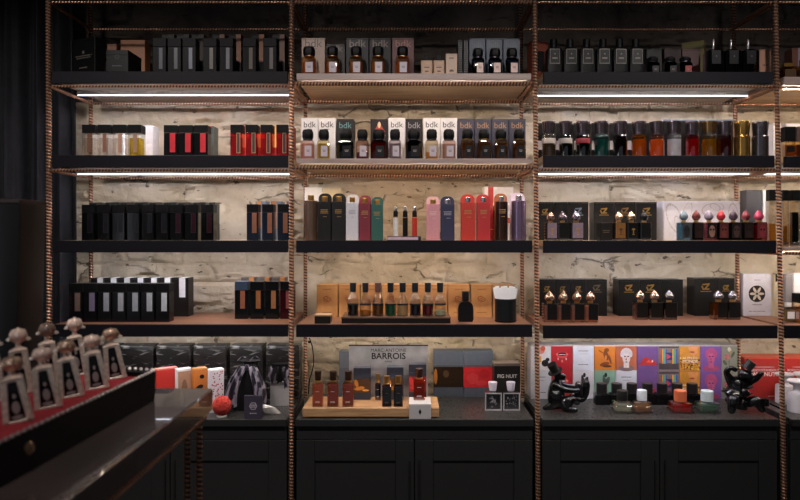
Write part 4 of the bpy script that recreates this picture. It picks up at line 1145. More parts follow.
def slim_bottle(x0, x1, yt, yc, Y, zz, label, gcol, lcol, group, capm=BRONZE, ringm=GOLD, marksm=None, dens=.55):
    w = (x1 - x0) / F * Y; d = w * .8
    h, hb = wz(yt, Y) - zz, wz(yc, Y) - zz
    t = thing('slim_bottle', label, 'perfume bottle', place(x0, x1, Y, d, zz), 0, group)
    part('glass_body', t, rnd(w, hb), lambda b: b.loft([b.rr(w / 2 - .0015, d / 2 - .0015, 0, .003, 2), b.rr(w / 2, d / 2, .0015, .004, 2), b.rr(w / 2, d / 2, hb * .93, .004, 2), b.rr(w * .42, d * .42, hb * .985, .004, 2), b.rr(w * .2, d * .2, hb, .003, 2)]), glass(gcol, .1, .75))
    part('liquid', t, rnd(w, hb), lambda b: b.box(-w / 2 + .0035, w / 2 - .0035, -d / 2 + .0035, d / 2 - .0035, .007, hb * .88, 0, .001), liquid(lcol, dens))
    part('neck_ring', t, rnd(w, hb, h), lambda b: b.lathe([(w * .27, hb + .0002), (w * .30, hb + .001), (w * .30, hb + .004), (w * .27, hb + .005)], 18), ringm)
    part('cap', t, rnd(w, hb, h), lambda b: b.lathe([(w * .26, hb + .0052), (w * .28, hb + .007), (w * .31, h - .004), (w * .32, h - .0035), (w * .32, h), (0, h)], 18), capm)
    part('lettering', t, rnd(w, hb), lambda b: (marks(b, -w * .25, w * .25, hb * .16, hb * .24, -d / 2 - .0004, 2, 0, 2), marks(b, -w * .2, w * .2, hb * .60, hb * .64, -d / 2 - .0004, 1, 0, 5)), marksm or mat('#d8c8b0', .4), smooth=False)
    return t
Yf = depth_of(407, zp)
for i, (a, b_) in enumerate([(312, 322.8), (327, 338.2), (342, 353.6)]):
    slim_bottle(a, b_, 372, 382.4, Yf, zp, f'{nth(i, 3)} of three tall copper amber bottles on the oak plinth', '#f0dcc4', ['#d88a60', '#c06848', '#c06848'][i], 'copper amber bottles')
for i, (a, b_) in enumerate([(382, 391.4), (393.6, 403)]):
    slim_bottle(a, b_, 376.6, 385, Yf, zp, f'{["left-hand", "right-hand"][i]} of two short dark brown bottles with gold caps on oak plinth', '#b07850', '#2e1510', 'short dark brown bottles', GOLD, GOLD, mat('#6a4a34', .4))
slim_bottle(375, 380.8, 374, 383, Yx - .004, zp, 'narrow dark amber bottle standing right before the silver sign board', '#c89050', '#4a2a16', None, GOLD, GOLD)
# white block with bottle
Yb = 2.608
wb = (431 - 409) / F * Yb; hb_ = wz(402.6, Yb) - z
t = thing('display_block', 'white display block with small black diamond in front of oak plinth', 'display block', (wx(420, Yb), Yb + .0, z))
zbt = wz(404.2, Yb) - z
part('block_body', t, None, lambda b: b.box(-wb / 2, wb / 2, -.012, Yp - Yb - .0005, 0, zbt, 0, .001), mat('#bdb8ba', .4, var=.03))
part('top_ledge', t, None, lambda b: b.box(-wb / 2, wb / 2, -.012, .10, zbt + .0002, zbt + .004, 0, .0006), mat('#d2cecf', .4, var=.03))
part('diamond_logo', t, None, lambda b: b.poly([(0, zbt * .28), (.006, zbt * .5), (0, zbt * .74), (-.006, zbt * .5)], -.0125), mat('#1c1b1c', .5), smooth=False)
slim_bottle(413.4, 425.2, 369.4, 379.6, Yb + .045, z + zbt + .0042, 'tall reddish amber bottle with white lettering on the white block', '#f0d8c0', '#b04a30', None, BRONZE, GOLD, WHITE)
# blue grey lidded boxes
YG = depth_of(396.8, z)
def lid_front(col, accents):
    def f(b, w, h, y):
        b.rect(-w * .5, w * .5, h * .21, h * .655, y - .0006, 0)
        for k, (ex, ez, rx, rz_) in enumerate(accents): b.ell(ex * w, ez * h, rx * w, rz_ * h, y - .0008 - .0001 * k, 1 + k % 2, 14)
    return f
carton(433.6, 463.2, 351, YG, z, '#49505c', 'blue grey lidded box with dark amber picture, ' + W, d=.07, lid=.064, lidcol='#535b68', front=lid_front('a', [(-.43, .44, .06, .17), (-.08, .5, .10, .08)]), fmats=[mat('#3a281a', .3), mat('#a86a2c', .35), mat('#4a3420', .35)], group='blue grey lidded boxes')
carton(463.7, 493.2, 351, YG, z, '#49505c', 'blue grey lidded box with red picture, ' + W, d=.07, lid=.064, lidcol='#535b68', front=lid_front('a', [(-.2, .4, .2, .12), (.2, .5, .18, .1), (.1, .3, .2, .06)]), fmats=[mat('#b0242a', .3), mat('#c03a3c', .35), mat('#a01c24', .35)], group='blue grey lidded boxes')
Yn = 2.79
carton(494, 520.4, 363.4, Yn, z, '#2c2724', 'dark brown box with white lettering and white top, ' + W, d=.07, lid=.012, lidcol='#77675e', name='lettered_box',
       front=lambda b, w, h, y: b.text('FIG NUIT', .0215, 0, h * .665, y, 0, .0005), fmats=[mat('#d8d4d0', .5)])
Yk = depth_of(410.6, z)
for i, (a, b_) in enumerate([(485, 501.8), (503.2, 520)]):
    w = (b_ - a) / F * Yk; d = w * .6
    h, hb = wz(382.8, Yk) - z, wz(392.8, Yk) - z
    t = thing('carved_bottle', f'{["left-hand", "right-hand"][i]} of two square clear bottles with carved dark relief and white cap', 'perfume bottle', place(a, b_, Yk, d, z), 0, 'clear bottles with carved relief')
    part('glass_body', t, rnd(w, hb), lambda b: b.box(-w / 2, w / 2, -d / 2, d / 2, 0, hb, 0, .0022), glass('#f2f0f2', .22, .9))
    part('dark_core', t, rnd(w, hb), lambda b: b.box(-w * .38, w * .38, -d * .3, d * .3, .010, hb * .88, 0, .003), mat('#232226', .4))
    def rim(b):
        e = w * .07
        for (xa, xb, za, zb_) in ((-w / 2, -w / 2 + e, 0, hb), (w / 2 - e, w / 2, 0, hb), (-w / 2 + e, w / 2 - e, 0, e * 1.3), (-w / 2 + e, w / 2 - e, hb - e, hb)):
            b.box(xa, xb, -d / 2 - .0009, -d / 2 - .0002, za, zb_, 0, .0002)
    part('glint_rim', t, rnd(w, hb), rim, mat('#aaa6aa', .2))  # pale bars painted in for bright glints along the glass edges
    def relief(b, i=i):
        rr = random.Random(i + 4)
        for k in range(26 if i == 0 else 40):
            if i == 0: ex, ez, er = rr.gauss(0, w * .10), hb * .48 + rr.gauss(0, hb * .14), rr.uniform(.002, .006)
            else: ex, ez, er = rr.uniform(-w * .32, w * .32), rr.uniform(hb * .2, hb * .82), rr.uniform(.0012, .0035)
            b.ell(ex, ez, er, er * rr.uniform(.4, 1), -d * .3 - .001 - .0001 * k, k % 2, 8, rr.uniform(0, 3))
    part('carved_relief', t, None, relief, [mat('#cfcbd1', .4), mat('#8a868c', .4)], smooth=False)
    part('collar', t, rnd(w, hb), lambda b: b.lathe([(w * .18, hb + .0002), (w * .2, hb + .001), (w * .2, hb + .005), (w * .18, hb + .006)], 18), SILVER)
    part('cap', t, rnd(w, h), lambda b: b.lathe([(w * .20, hb + .0062), (w * .21, hb + .008), (w * .27, h - .003), (w * .26, h - .001), (0, h)], 20), mat('#c0b8c6', .35, var=.03))
# power cable
t = thing('power_cable', 'black power cable hanging down the wall behind the left oak plinth end', 'cable', (wx(311, 2.99), 2.99, 0))
P = [(309.4, 338), (312.2, 346), (313.6, 356), (313.4, 366), (311.4, 374), (309.4, 380), (308.6, 390), (308.4, 397)]
part('cable_run', t, None, lambda b: b.tube([(wx(x, 2.99) - wx(311, 2.99), 0, max(ZCNT + .006, wz(y, 2.99))) for x, y in P], .0028, 8), CAPBLK)
part('cable_clip', t, None, lambda b: b.box(wx(309.4, 2.99) - wx(311, 2.99) - .006, wx(309.4, 2.99) - wx(311, 2.99) + .006, -.005, .01, wz(343, 2.99), wz(341, 2.99)), CAPBLK)

# ================================================================== RIGHT BAY
# --- top shelf
z = ztop('R', 1); W = where('R', 1)
t = carton(527, 545, 41.6, 2.84, z, '#7a3a28', 'reddish brown box with black square window, behind the rack upright, ' + W, d=.05, rz=math.radians(16), front=lambda b, w, h, y: b.rect(-w * .18, w * .26, h * .32, h * .78, y, 0), fmats=[CARDBLK], loc=(wx(538.5, 2.84), 2.86, z))
for i, x in enumerate([547.4, 564, 580.6, 597.2, 613.8, 630.2]):
    Y = 2.66; w = 15 / F * Y; h, hb = wz(37.6, Y) - z, wz(47, Y) - z; d = .05
    t = thing('framed_label_bottle', f'{nth(i, 6)} of six black bottles with framed square label, {W}', 'perfume bottle', place(x, x + 15, Y, d, z), 0, 'black bottles with framed label')
    part('glass_body', t, rnd(w, hb), lambda b: b.loft([b.rr(w / 2, d / 2, 0, .004, 2), b.rr(w / 2, d / 2, hb * .93, .004, 2), b.rr(w * .40, d * .4, hb, .004, 2)]), mat('#0d0c0e', .45, spec=.12))
    part('base_rim', t, rnd(w, hb), lambda b: b.box(-w * .47, w * .47, -d / 2 - .0007, -d / 2 - .0001, .001, .004, 0, .0002), mat('#4a4644', .4))
    part('label_frame', t, rnd(w, hb), lambda b: b.box(-w * .34, w * .34, -d / 2 - .0008, -d / 2 - .0001, hb * .42, hb * .94, 0, .0002), mat('#6e6864', .4))
    part('label', t, rnd(w, hb), lambda b: b.box(-w * .305, w * .305, -d / 2 - .0014, -d / 2 - .0009, hb * .445, hb * .915, 0, .0002), mat('#201e1f', .4))
    part('label_lettering', t, rnd(w, hb), lambda b: (b.ell(0, hb * .76, w * .05, w * .05, -d / 2 - .0017, 0, 8), marks(b, -w * .18, w * .18, hb * .56, hb * .66, -d / 2 - .0017, 1, 0, 3)), mat('#6e6864', .4), smooth=False)
    part('cap', t, rnd(w, h), lambda b: b.lathe([(w * .22, hb + .0002), (w * .24, hb + .002), (w * .24, h - .002), (w * .22, h), (0, h)], 18), CAPBLK)
carton(646.4, 662, 48.6, 2.78, z, '#1b1a1b', 'black box standing behind the short black bottles, ' + W, d=.07)
carton(664, 681.6, 48.6, 2.78, z, '#2c1415', 'left-hand of two dark red boxes behind short bottles, ' + W, d=.07, band=('#3a1a1a', .05, .3, .5), group='dark red boxes')
carton(682.2, 700.5, 48.8, 2.78, z, '#431a1a', 'right-hand of two dark red boxes behind short bottles, ' + W, d=.07, group='dark red boxes')
carton(686, 707, 41, 2.88, z, '#6e6638', 'olive green box turned at an angle behind dark red boxes, ' + W, d=.06, rz=math.radians(-30), loc=(wx(697, 2.88), 2.915, z))
for i, (x, c, lc_) in enumerate([(648, '#2c2a2b', '#2a2626'), (665.5, '#3c3a3a', '#2a2626'), (680.8, '#6a3034', '#8a2024')]):
    oct_bottle(x, x + 12.6, 56, 2.66, z, f'{nth(i, 3)} of three short square bottles, {["black", "smoky", "red-labelled"][i]}, {W}', glass(c, .15, .6), liquid('#1a1616' if i < 2 else '#5a1418', .8), mat(lc_, .4), group='short square bottles', neck=STEEL, capf=.22)
for i, x in enumerate([707.8, 725.6, 743]):
    Y = 2.66; w = 16.4 / F * Y; h, hb = wz(37.8, Y) - z, wz(48.5, Y) - z; d = .05
    t = thing('pump_bottle', f'{nth(i, 3)} of three dark bottles with bare silver pump, {W}', 'perfume bottle', place(x, x + 16.4, Y, d, z), 0, 'dark bottles with silver pump')
    part('glass_body', t, rnd(w, hb), lambda b: b.loft([b.rr(w / 2, d / 2, 0, .004, 2), b.rr(w / 2, d / 2, hb * .92, .004, 2), b.rr(w * .3, d * .34, hb, .004, 2)]), glass('#54504c', .2, .75))
    part('label', t, rnd(w, hb), lambda b: b.box(-w * .26, w * .30, -d / 2 - .0008, -d / 2 - .0002, hb * .44, hb * .94, 0, .0002), mat('#262428', .4))
    part('label_lettering', t, rnd(w, hb), lambda b: b.ell(.002, hb * .72, w * .07, w * .05, -d / 2 - .0012, 0, 3, PI / 2), mat('#6e6864', .4), smooth=False)
    part('liquid', t, rnd(w, hb), lambda b: b.box(-w * .42, w * .42, -d * .4, d * .4, .004, hb * .4, 0, .002), liquid('#3a2a22', .7))
    part('pump', t, rnd(w, h), lambda b: b.lathe([(.0052, hb + .0002), (.0056, hb + .001), (.0056, h - .001), (.005, h), (0, h)], 14), SILVER)
carton(759.6, 771, 49.4, 2.66, z, '#a07560', 'salmon pink box between the silver pump bottles and rack upright, ' + W, d=.05, front=lambda b, w, h, y: marks(b, -w * .3, w * .3, h * .36, h * .44, y, 1, 0, 2), fmats=[LETT])

# --- second shelf
z = ztop('R', 2); W = where('R', 2)
DCAP = mat('#6e6064', .2, .85, var=.15)
rb = [(543.4, 557, '#d8d0c4', ('#9a8468', .35), '#c8b8b0', 'clear'), (560.4, 574, '#3a3638', ('#1a1818', .9), '#b0a4a0', 'black'), (577.8, 591.8, '#5a2a2e', ('#3a1218', .85), '#8a2a32', 'dark red'),
      (596, 610.6, '#a8d0cc', ('#4f8f88', .5), None, 'teal'), (615.4, 629.6, '#7a3038', ('#5a1a22', .7), None, 'wine red'), (634.2, 648.8, '#f0cc60', ('#d8982c', .5), None, 'amber yellow'),
      (652.4, 667.2, '#f0d0b0', ('#e8883a', .95), None, 'solid orange'), (669.8, 684.8, '#f0f0f2', ('#ecebee', .9), None, 'frosted white'), (688, 702.6, '#e04048', ('#cc222c', .7), None, 'bright red'),
      (705.2, 720.4, '#f4e4b4', ('#d0a850', .35), None, 'pale gold'), (721, 736.6, '#b04c54', ('#8a2c36', .6), None, 'maroon')]
for i, (a, b_, gc, (lc_, dn), bd, nm) in enumerate(rb):
    round_bottle(a, b_, 120.6, 133.8, 2.64, z, f'{nth(i, 11)} of eleven round bottles with metal caps, {nm}, {W}', glass(gc, .12, .75), liquid(lc_, dn), mat('#8a6a40', .25, .85) if i == 9 else DCAP, bandm=mat(bd, .5) if bd else None, group='round bottles with dark metal caps')
for nm, a, b_, c in (('gold', 738.6, 753.8, '#b08a4c'), ('steel', 756.4, 772.6, '#6a6468')):
    Y = 2.64; r = (b_ - a) / F * Y / 2; h = wz(120.6, Y) - z
    t = thing('metal_flacon', f'all {nm} metal round flacon at the end of round bottles, {W}', 'perfume bottle', place(a, b_, Y, 2 * r, z))
    part('flacon_body', t, rnd(r, h), lambda b: b.lathe([(r * .92, 0), (r * .97, .002), (r * .97, h * .58), (r * .9, h * .6)], 28), mat(c, .22, .9))
    part('cap', t, rnd(r, h), lambda b: b.lathe([(r * .86, h * .602), (r * .88, h * .7), (r * 1.0, h * .97), (r * .97, h), (0, h)], 28), mat(c, .22, .9))
for i in range(11):
    x = 538 + 17.9 * i
    carton(x, x + 16.4, 123 if i < 7 else 119.4, 2.75, z, '#262325', f'{nth(i, 11)} of eleven black boxes behind round bottles, {W}', d=.07, group='black boxes behind round bottles', rough=.3,
           front=(lambda b, w, h, y: b.rect(-w / 2 + .0005, w / 2 - .0005, h * .28, h * .52, y, 0)) if i < 6 else None, fmats=[mat('#b0a6a8', .5)], lidcol=None if i < 7 else '#6a7480')
carton(773.4, 781, 123, 2.80, z, '#e2dcda', 'narrow white box beside rack upright, next to steel flacon, ' + W, d=.07)

# --- third shelf
z = ztop('R', 3); W = where('R', 3)
GLD = mat('#b8904c', .35, .7)
DKB = '#2a2725'
bx = [(537, 553.6, GLD), (554.2, 567.4, None), (568, 588.6, mat('#7a8894', .4, .4)), (594, 614, GLD), (614.8, 635.8, mat('#8a6a44', .4, .4)), (636.4, 657, mat('#b8904c', .35, .7))]
for i, (a, b_, em) in enumerate(bx):
    carton(a, b_, 202, 2.80, z, DKB, f'{nth(i, 6)} of six dark charcoal boxes with horned crest, {W}', d=.08, front=emblem_front() if em else None, fmats=[em or GLD], group='charcoal boxes with crest', rough=.35)
lil = ROSE
sb = [(546, 557.4, '#b8a4b4', mat('#7d6c78', .3), ROSE, GLD, 'lilac'), (557.8, 569.6, '#cfc8c0', mat('#1e1b1b', .3), mat('#8d8088', .22, .85), None, 'black'), (571, 583.6, '#b8a4b4', mat('#7d6c78', .3), mat('#9a8a98', .22, .85), GLD, 'lilac'),
      (614.4, 626, '#d8a868', mat('#9a6c3c', .3, .6), mat('#d8b898', .2, .9), mat('#4a2c14', .5), 'gold'), (627, 638.6, '#8a7048', mat('#161413', .3), mat('#d8b88c', .2, .9), GLD, 'gold framed black'), (640, 651.4, '#4a4a4c', mat('#1c1b1c', .3), mat('#2c2a2c', .2, .6), None, 'all black')]
for i, (a, b_, gc, pl, st_, em, nm) in enumerate(sb):
    spade_bottle(a, b_, 211, 222.4, 2.655, z, f'{nth(i, 6)} of six bud-stoppered bottles, {nm}, {W}', glass(gc, .2, .8), pl, st_, emblem=em, group='bud-stoppered bottles on the third shelf', liq=liquid('#8a7a80', .3) if i < 3 else None)
carton(600, 612.6, 222.4, 2.665, z, '#1f1c1b', 'small black box with faint crest among charcoal boxes, ' + W, d=.05, front=lambda b, w, h, y: marks(b, -w * .3, w * .3, h * .4, h * .6, y, 2, 0, 4), fmats=[mat('#5a4a34', .4)])
def swirl(b, w, h, y):
    for (ex, ez, rx, rz_, ro) in ((-.36, .55, .10, .42, .4), (-.30, .35, .05, .30, .35), (-.2, .7, .06, .3, -.3), (.12, .78, .13, .16, .2), (.2, .86, .1, .1, -.2), (.42, .6, .07, .36, .1)):
        n = 20
        for k in range(n):
            a0, a1 = 2 * PI * k / n, 2 * PI * (k + .85) / n
            pts = []
            for a, q in ((a0, 1), (a1, 1), (a1, .86), (a0, .86)):
                x, zz = rx * w * q * math.cos(a), rz_ * h * q * math.sin(a)
                x, zz = x * math.cos(ro) - zz * math.sin(ro), x * math.sin(ro) + zz * math.cos(ro)
                pts.append((max(-w * .495, min(w * .495, ex * w + x)), max(.003, min(h * .955, ez * h + zz))))
            b.poly(pts, y - .00005 * (k % 3), 0)
carton(664.4, 739.6, 201, 2.79, z, '#cfc8cc', 'wide white box with pale swirl drawing behind mask bottles, ' + W, d=.13, front=swirl, fmats=[mat('#b3a6a4', .5)])
mk = [(680, 691.6, '#b4d0dc', '#3a3a3c', '#6e7a84', 'ice blue sided grey'), (692.4, 704, '#5a2a28', '#2e2220', '#6a2c28', 'dark brown'), (705, 717, '#d8b0b8', '#1f1a1a', '#8a7c88', 'pink edged'), (717.4, 729, '#6a2c30', '#45201f', '#b02830', 'brown red'),
      (729.8, 741.4, '#383032', '#2b2020', '#4a3844', 'black'), (742.4, 754, '#302c2e', '#302320', '#7a3038', 'near black'), (755, 767.8, '#c82848', '#5a2424', '#c84a68', 'crimson')]
for i, (a, b_, gc, pc, sc_, nm) in enumerate(mk):
    t = spade_bottle(a, b_, 209.6, 222.2, 2.655, z, f'{nth(i, 7)} of seven mask bottles with bud stopper, {nm}, {W}', glass(gc, .25, .7), mat(pc, .35), mat(sc_, .2, .35), feet=False, group='mask bottles with bud stopper', inset=.20, liq=liquid(gc, .8))
    w = (b_ - a) / F * 2.655; hb = wz(222.2, 2.655) - z; d = w * .8
    def mask(b):
        y = -d / 2 - .0021; px = w * .08
        b.ell(px, hb * .5, w * .26, hb * .34, y, 0, 14)
        b.ell(px - w * .12, hb * .60, w * .08, hb * .06, y - .0002, 1, 10, -.3); b.ell(px + w * .12, hb * .60, w * .08, hb * .06, y - .0002, 1, 10, .3)
    part('mask_relief', t, None, mask, [mat(['#323436', '#3a2520', '#7a5a50', '#5a2826', '#3c2a26', '#3a2a26', '#7a2a34'][i], .4), mat('#191516', .4)], smooth=False)
# --- fourth shelf
z = ztop('R', 4); W = where('R', 4)
Yx = depth_of(316, z)
bx = [(539.6, 555, 1), (555.4, 570.4, 1), (570.8, 586.2, 1), (586.6, 607.2, .5), (618.6, 639.4, 1), (639.8, 661.4, 1), (661.9, 683.2, 0), (694.6, 717.2, 1), (717.8, 734.6, 1)]
for i, (a, b_, e) in enumerate(bx):
    em = GLD if e == 1 else mat('#5a503c', .4)
    carton(a, b_, 279.6 if i < 7 else 278.4, Yx, z, '#272624', f'{nth(i, 9)} of nine black crested boxes, {W}', d=.085, front=emblem_front() if e else None, fmats=[em], group='black crested boxes on the fourth shelf', rough=.35)
Y1 = depth_of(322.6, z); Y2 = depth_of(320, z)
RG = mat('#c8a288', .18, .9); SLV = mat('#b0aab0', .2, .9)
for i, (a, b_) in enumerate([(543.8, 557.6), (557.9, 571.2), (571.5, 584.8), (585.1, 598.6)]):
    spade_bottle(a, b_, 291.6, 303.6, Y1, z, f'{nth(i, 4)} of four clear black-plated bottles with rose gold stopper, {W}', glass('#efe2d0', .16, .85), mat('#1d1a18', .3), RG, emblem=mat('#b8b0a8', .4) if False else None, group='clear bottles with rose gold stopper', liq=liquid('#e0a868', .3), inset=.26)
for i, (a, b_, c) in enumerate([(635.6, 648.2, '#b87040'), (649.8, 663, '#6a4a34'), (664.6, 677.6, '#4a3c34')]):
    spade_bottle(a, b_, 290.4, 302.4, Y2, z, f'{nth(i, 3)} of three black bottles with {["copper", "rose gold", "dull silver"][i]} stopper, {W}', glass(c, .18, .75), mat('#1c1917', .3), [RG, ROSE, mat('#8d8684', .22, .9)][i], group='black bottles with metal stopper', liq=liquid(c, .7), feet=False, inset=.12)
for i, (a, b_) in enumerate([(714, 727.8), (728.6, 741)]):
    spade_bottle(a, b_, 290.6, 302, Y2, z, f'{["left-hand", "right-hand"][i]} of two black bottles with silver stopper before crested boxes, {W}', glass('#d8b890' if i == 0 else '#3c3a3c', .16, .8), mat('#1b1b1e', .3), SLV, group='black bottles with silver stopper', liq=liquid('#b07838', .6) if i == 0 else None, feet=(i == 0), inset=.30 if i == 0 else .08)

# --- counter of the right bay: two rows of picture boxes
z = ZCNT; W = 'right bay counter'
YP = 2.92
cols = [530.6, 551.6, 573.0, 594.4, 615.9, 637.2, 658.6, 679.6, 700.6, 721.8, 738]
def f_flower(b, w, h, y):
    b.ell(0, h * .78, w * .2, h * .14, y, 0, 14, .5); b.ell(w * .1, h * .86, w * .12, h * .1, y - .0002, 1, 12)
    b.rect(-w * .12, w * .02, h * .32, h * .56, y, 2); b.ell(w * .2, h * .28, w * .17, h * .14, y, 3, 12, -.4); b.ell(w * .32, h * .42, w * .1, h * .08, y, 3, 10, .5)
m_flower = [mat('#d88a78', .5), mat('#c8583c', .5), mat('#d8983c', .5), mat('#2a2422', .5)]
def f_lips(b, w, h, y):
    b.ell(0, h * .63, w * .30, h * .085, y, 0, 18); b.ell(0, h * .66, w * .2, h * .05, y - .0002, 1, 14); b.ell(0, h * .55, w * .25, h * .075, y - .0003, 2, 16); b.ell(0, h * .605, w * .21, h * .028, y - .0005, 1, 14)
    b.rect(-w * .15, w * .15, h * .615, h * .64, y - .0007, 3); b.ell(0, h * .36, w * .05, h * .06, y, 0, 8); b.ell(-w * .19, h * .45, w * .025, h * .05, y, 3, 8); b.ell(w * .19, h * .45, w * .025, h * .05, y, 3, 8)
m_lips = [mat('#d87a6c', .5), mat('#1f1618', .5), mat('#c85048', .5), mat('#e8d8d4', .5)]
def f_text(b, w, h, y):
    marks(b, -w * .26, w * .26, h * .74, h * .79, y, 1, 0, 4); marks(b, -w * .2, w * .2, h * .63, h * .66, y, 1, 1, 5); marks(b, -w * .3, w * .3, h * .2, h * .25, y, 1, 0, 6)
m_text = [mat('#55535a', .5), mat('#9a989e', .5)]
def f_creature(b, w, h, y):
    b.ell(w * .05, h * .58, w * .12, h * .2, y, 0, 12, .3); b.ell(w * .08, h * .8, w * .12, h * .08, y, 0, 12); b.ell(-w * .2, h * .74, w * .14, h * .025, y, 0, 8, -.6)
    b.ell(w * .24, h * .42, w * .05, h * .2, y, 0, 10, .25); b.ell(-w * .02, h * .24, w * .24, h * .08, y, 0, 12, .25); b.ell(w * .1, h * .16, w * .22, h * .05, y - .0001, 1, 12)
    b.ell(w * .04, h * .5, w * .05, h * .1, y - .0002, 2, 10)
m_creature = [mat('#7a3c1a', .5), mat('#55280f', .5), mat('#c87a3c', .5)]
def f_statue(b, w, h, y):
    b.ell(0, h * .5, w * .09, h * .36, y, 0, 12, .15); b.ell(w * .1, h * .6, w * .1, h * .2, y, 0, 10, -.4); b.ell(-w * .1, h * .4, w * .08, h * .2, y - .0001, 1, 10, .5); b.ell(w * .04, h * .84, w * .07, h * .08, y, 1, 10)
m_statue = [mat('#4a564e', .5), mat('#2e3832', .5)]
def f_bust(hair, face, robe, eye=None):
    def f(b, w, h, y):
        b.ell(0, h * .08, w * .40, h * .12, y, 2, 14); b.rect(-w * .13, w * .13, h * .1, h * .34, y - .0001, 1)
        b.ell(0, h * .50, w * .19, h * .25, y - .0002, 1, 16)
        for k in range(11):
            a = -.3 + k * (PI + .6) / 10
            b.ell(math.cos(a) * w * .21, h * .64 + math.sin(a) * h * .18, w * .085, h * .07, y - .0003 - .00002 * k, 0, 9)
        b.ell(0, h * .76, w * .2, h * .1, y - .0006, 0, 12)
        b.ell(-w * .07, h * .55, w * .055, h * .028, y - .0007, 3, 8); b.ell(w * .08, h * .55, w * .055, h * .028, y - .0007, 3, 8)
        b.poly([(-.01 * w, h * .54), (.03 * w, h * .40), (-.05 * w, h * .40)], y - .0007, 4); b.ell(0, h * .33, w * .06, h * .02, y - .0007, 3, 8)
    return f
f_white = f_bust(0, 0, 0); m_white = [mat('#c8c4c8', .5), mat('#d6c8c4', .5), mat('#7a6462', .5), mat('#5a4444', .5), mat('#b06848', .5)]
m_pink = [mat('#b85078', .5), mat('#c05c80', .5), mat('#b04a6c', .5), mat('#4a2060', .5), mat('#a04070', .5)]
def f_rocks(b, w, h, y):
    b.rect(-w * .49, w * .49, h * .22, h * .26, y, 2)
    b.poly([(-w * .46, h * .22), (-w * .28, h * .34), (-w * .16, h * .52), (w * .02, h * .5), (w * .12, h * .40), (w * .24, h * .46), (w * .40, h * .28), (w * .44, h * .2)], y - .0002, 0)
    b.poly([(-w * .1, h * .3), (w * .05, h * .42), (w * .2, h * .3)], y - .0004, 1); b.ell(w * .22, h * .36, w * .04, h * .05, y - .0004, 3, 8)
m_rocks = [mat('#b02a24', .5), mat('#d8503c', .5), mat('#4a3a5c', .5), mat('#e8d8d0', .5)]
def f_glitch(b, w, h, y):
    b.rect(-w * .48, w * .48, 0.004, h * .28, y, 7); b.rect(-w * .48, w * .48, h * .88, h * .95, y, 7)
    for k, c in enumerate((0, 1, 2, 3, 4)):
        b.rect(-w * .40 + w * .06 * k, -w * .34 + w * .06 * k, h * .26, h * .84, y - .0002, c)
        b.rect(w * .40 - w * .06 * k - w * .06, w * .40 - w * .06 * k, h * .26, h * .84, y - .0002, 4 - c if c < 5 else 0)
    b.rect(-w * .16, w * .16, h * .40, h * .70, y - .0004, 6); b.poly([(-w * .12, h * .42), (w * .12, h * .54), (-w * .12, h * .66)], y - .0006, 5)
m_glitch = [mat('#b83430', .5), mat('#d8a040', .5), mat('#6aa04c', .5), mat('#4a9ab0', .5), mat('#4a4a9a', .5), mat('#c84a4a', .5), mat('#2c3070', .5), mat('#453a3c', .5)]
def f_golden(b, w, h, y):
    r_ = random.Random(9)
    b.rect(-w * .49, w * .49, 0.004, h * .94, y, 0)
    for k in range(60): b.ell(r_.uniform(-.46, .46) * w, r_.uniform(.03, .5) * h, w * r_.uniform(.02, .06), h * r_.uniform(.015, .05), y - .0002 - .000004 * k, 1 + k % 3, 7, r_.uniform(0, 3))
    b.poly([(-w * .1, h * .94), (w * .4, h * .94), (w * .36, h * .7), (w * .2, h * .55), (0, h * .66)], y - .0005, 4); b.ell(w * .1, h * .72, w * .13, h * .035, y - .0006, 5, 10)
    b.text('LA FIN DU', w * .15, 0, h * .45, y - .0008, 6); b.text('MONDE', w * .20, 0, h * .30, y - .0008, 6)
m_golden = [mat('#c8862c', .5), mat('#e0b048', .5), mat('#8a4a18', .5), mat('#50301a', .5), mat('#d8905c', .5), mat('#a8482c', .5), mat('#ece4dc', .5)]
def f_rose(b, w, h, y):
    for k in range(7):
        a = k * .9
        b.ell(-w * .16 + math.cos(a) * w * .08, h * .52 + math.sin(a) * h * .06, w * .11, h * .075, y - .00005 * k, k % 2, 10, a)
    b.ell(-w * .02, h * .82, w * .12, h * .1, y, 2, 10, .4); b.ell(w * .05, h * .72, w * .05, h * .06, y - .0002, 3, 8); b.ell(w * .2, h * .62, w * .08, h * .14, y, 4, 10, -.5); b.ell(-w * .3, h * .3, w * .1, h * .12, y, 4, 10, .6); b.rect(-w * .06, -w * .02, h * .05, h * .45, y + .0001, 4)
m_rose = [mat('#c87a78', .5), mat('#b0605f', .5), mat('#dcd4c0', .5), mat('#c8a050', .5), mat('#5a5c44', .5)]
P = {'flower': ('#d8d2d2', 'white box printed with a pale red flower', f_flower, m_flower), 'lips': ('#a81c24', 'red box printed with parted lips', f_lips, m_lips), 'text': ('#c8c8ce', 'plain white box with grey lettering', f_text, m_text),
     'creature': ('#c8752c', 'orange box printed with a crouching brown creature', f_creature, m_creature), 'bust': ('#b0603f', 'salmon box printed with a white marble bust', f_white, m_white), 'rocks': ('#6c4c80', 'purple box printed with red rocks', f_rocks, m_rocks),
     'glitch': ('#7a6a68', 'dark box printed with rainbow light frame', f_glitch, m_glitch), 'golden': ('#b87828', 'golden box printed with a chin and sequins', f_golden, m_golden), 'pink': ('#7a559a', 'purple box printed with a pink curly bust', f_white, m_pink),
     'rose': ('#8d9080', 'grey green box printed with pink rose', f_rose, m_rose), 'dark': ('#c8c4c6', 'white box printed with a dark figure', f_statue, [mat('#3a3436', .5), mat('#2a2426', .5)]), 'statue': ('#7fa08c', 'sage green box printed with a dark statue', f_statue, m_statue)}
rows = (['text', 'lips', 'dark', 'statue', 'text', 'rocks', 'glitch', 'golden', 'pink', 'rose'], ['flower', 'lips', 'text', 'creature', 'bust', 'rocks', 'glitch', 'golden', 'pink', 'rose'])
zmid = wz(370.4, YP)
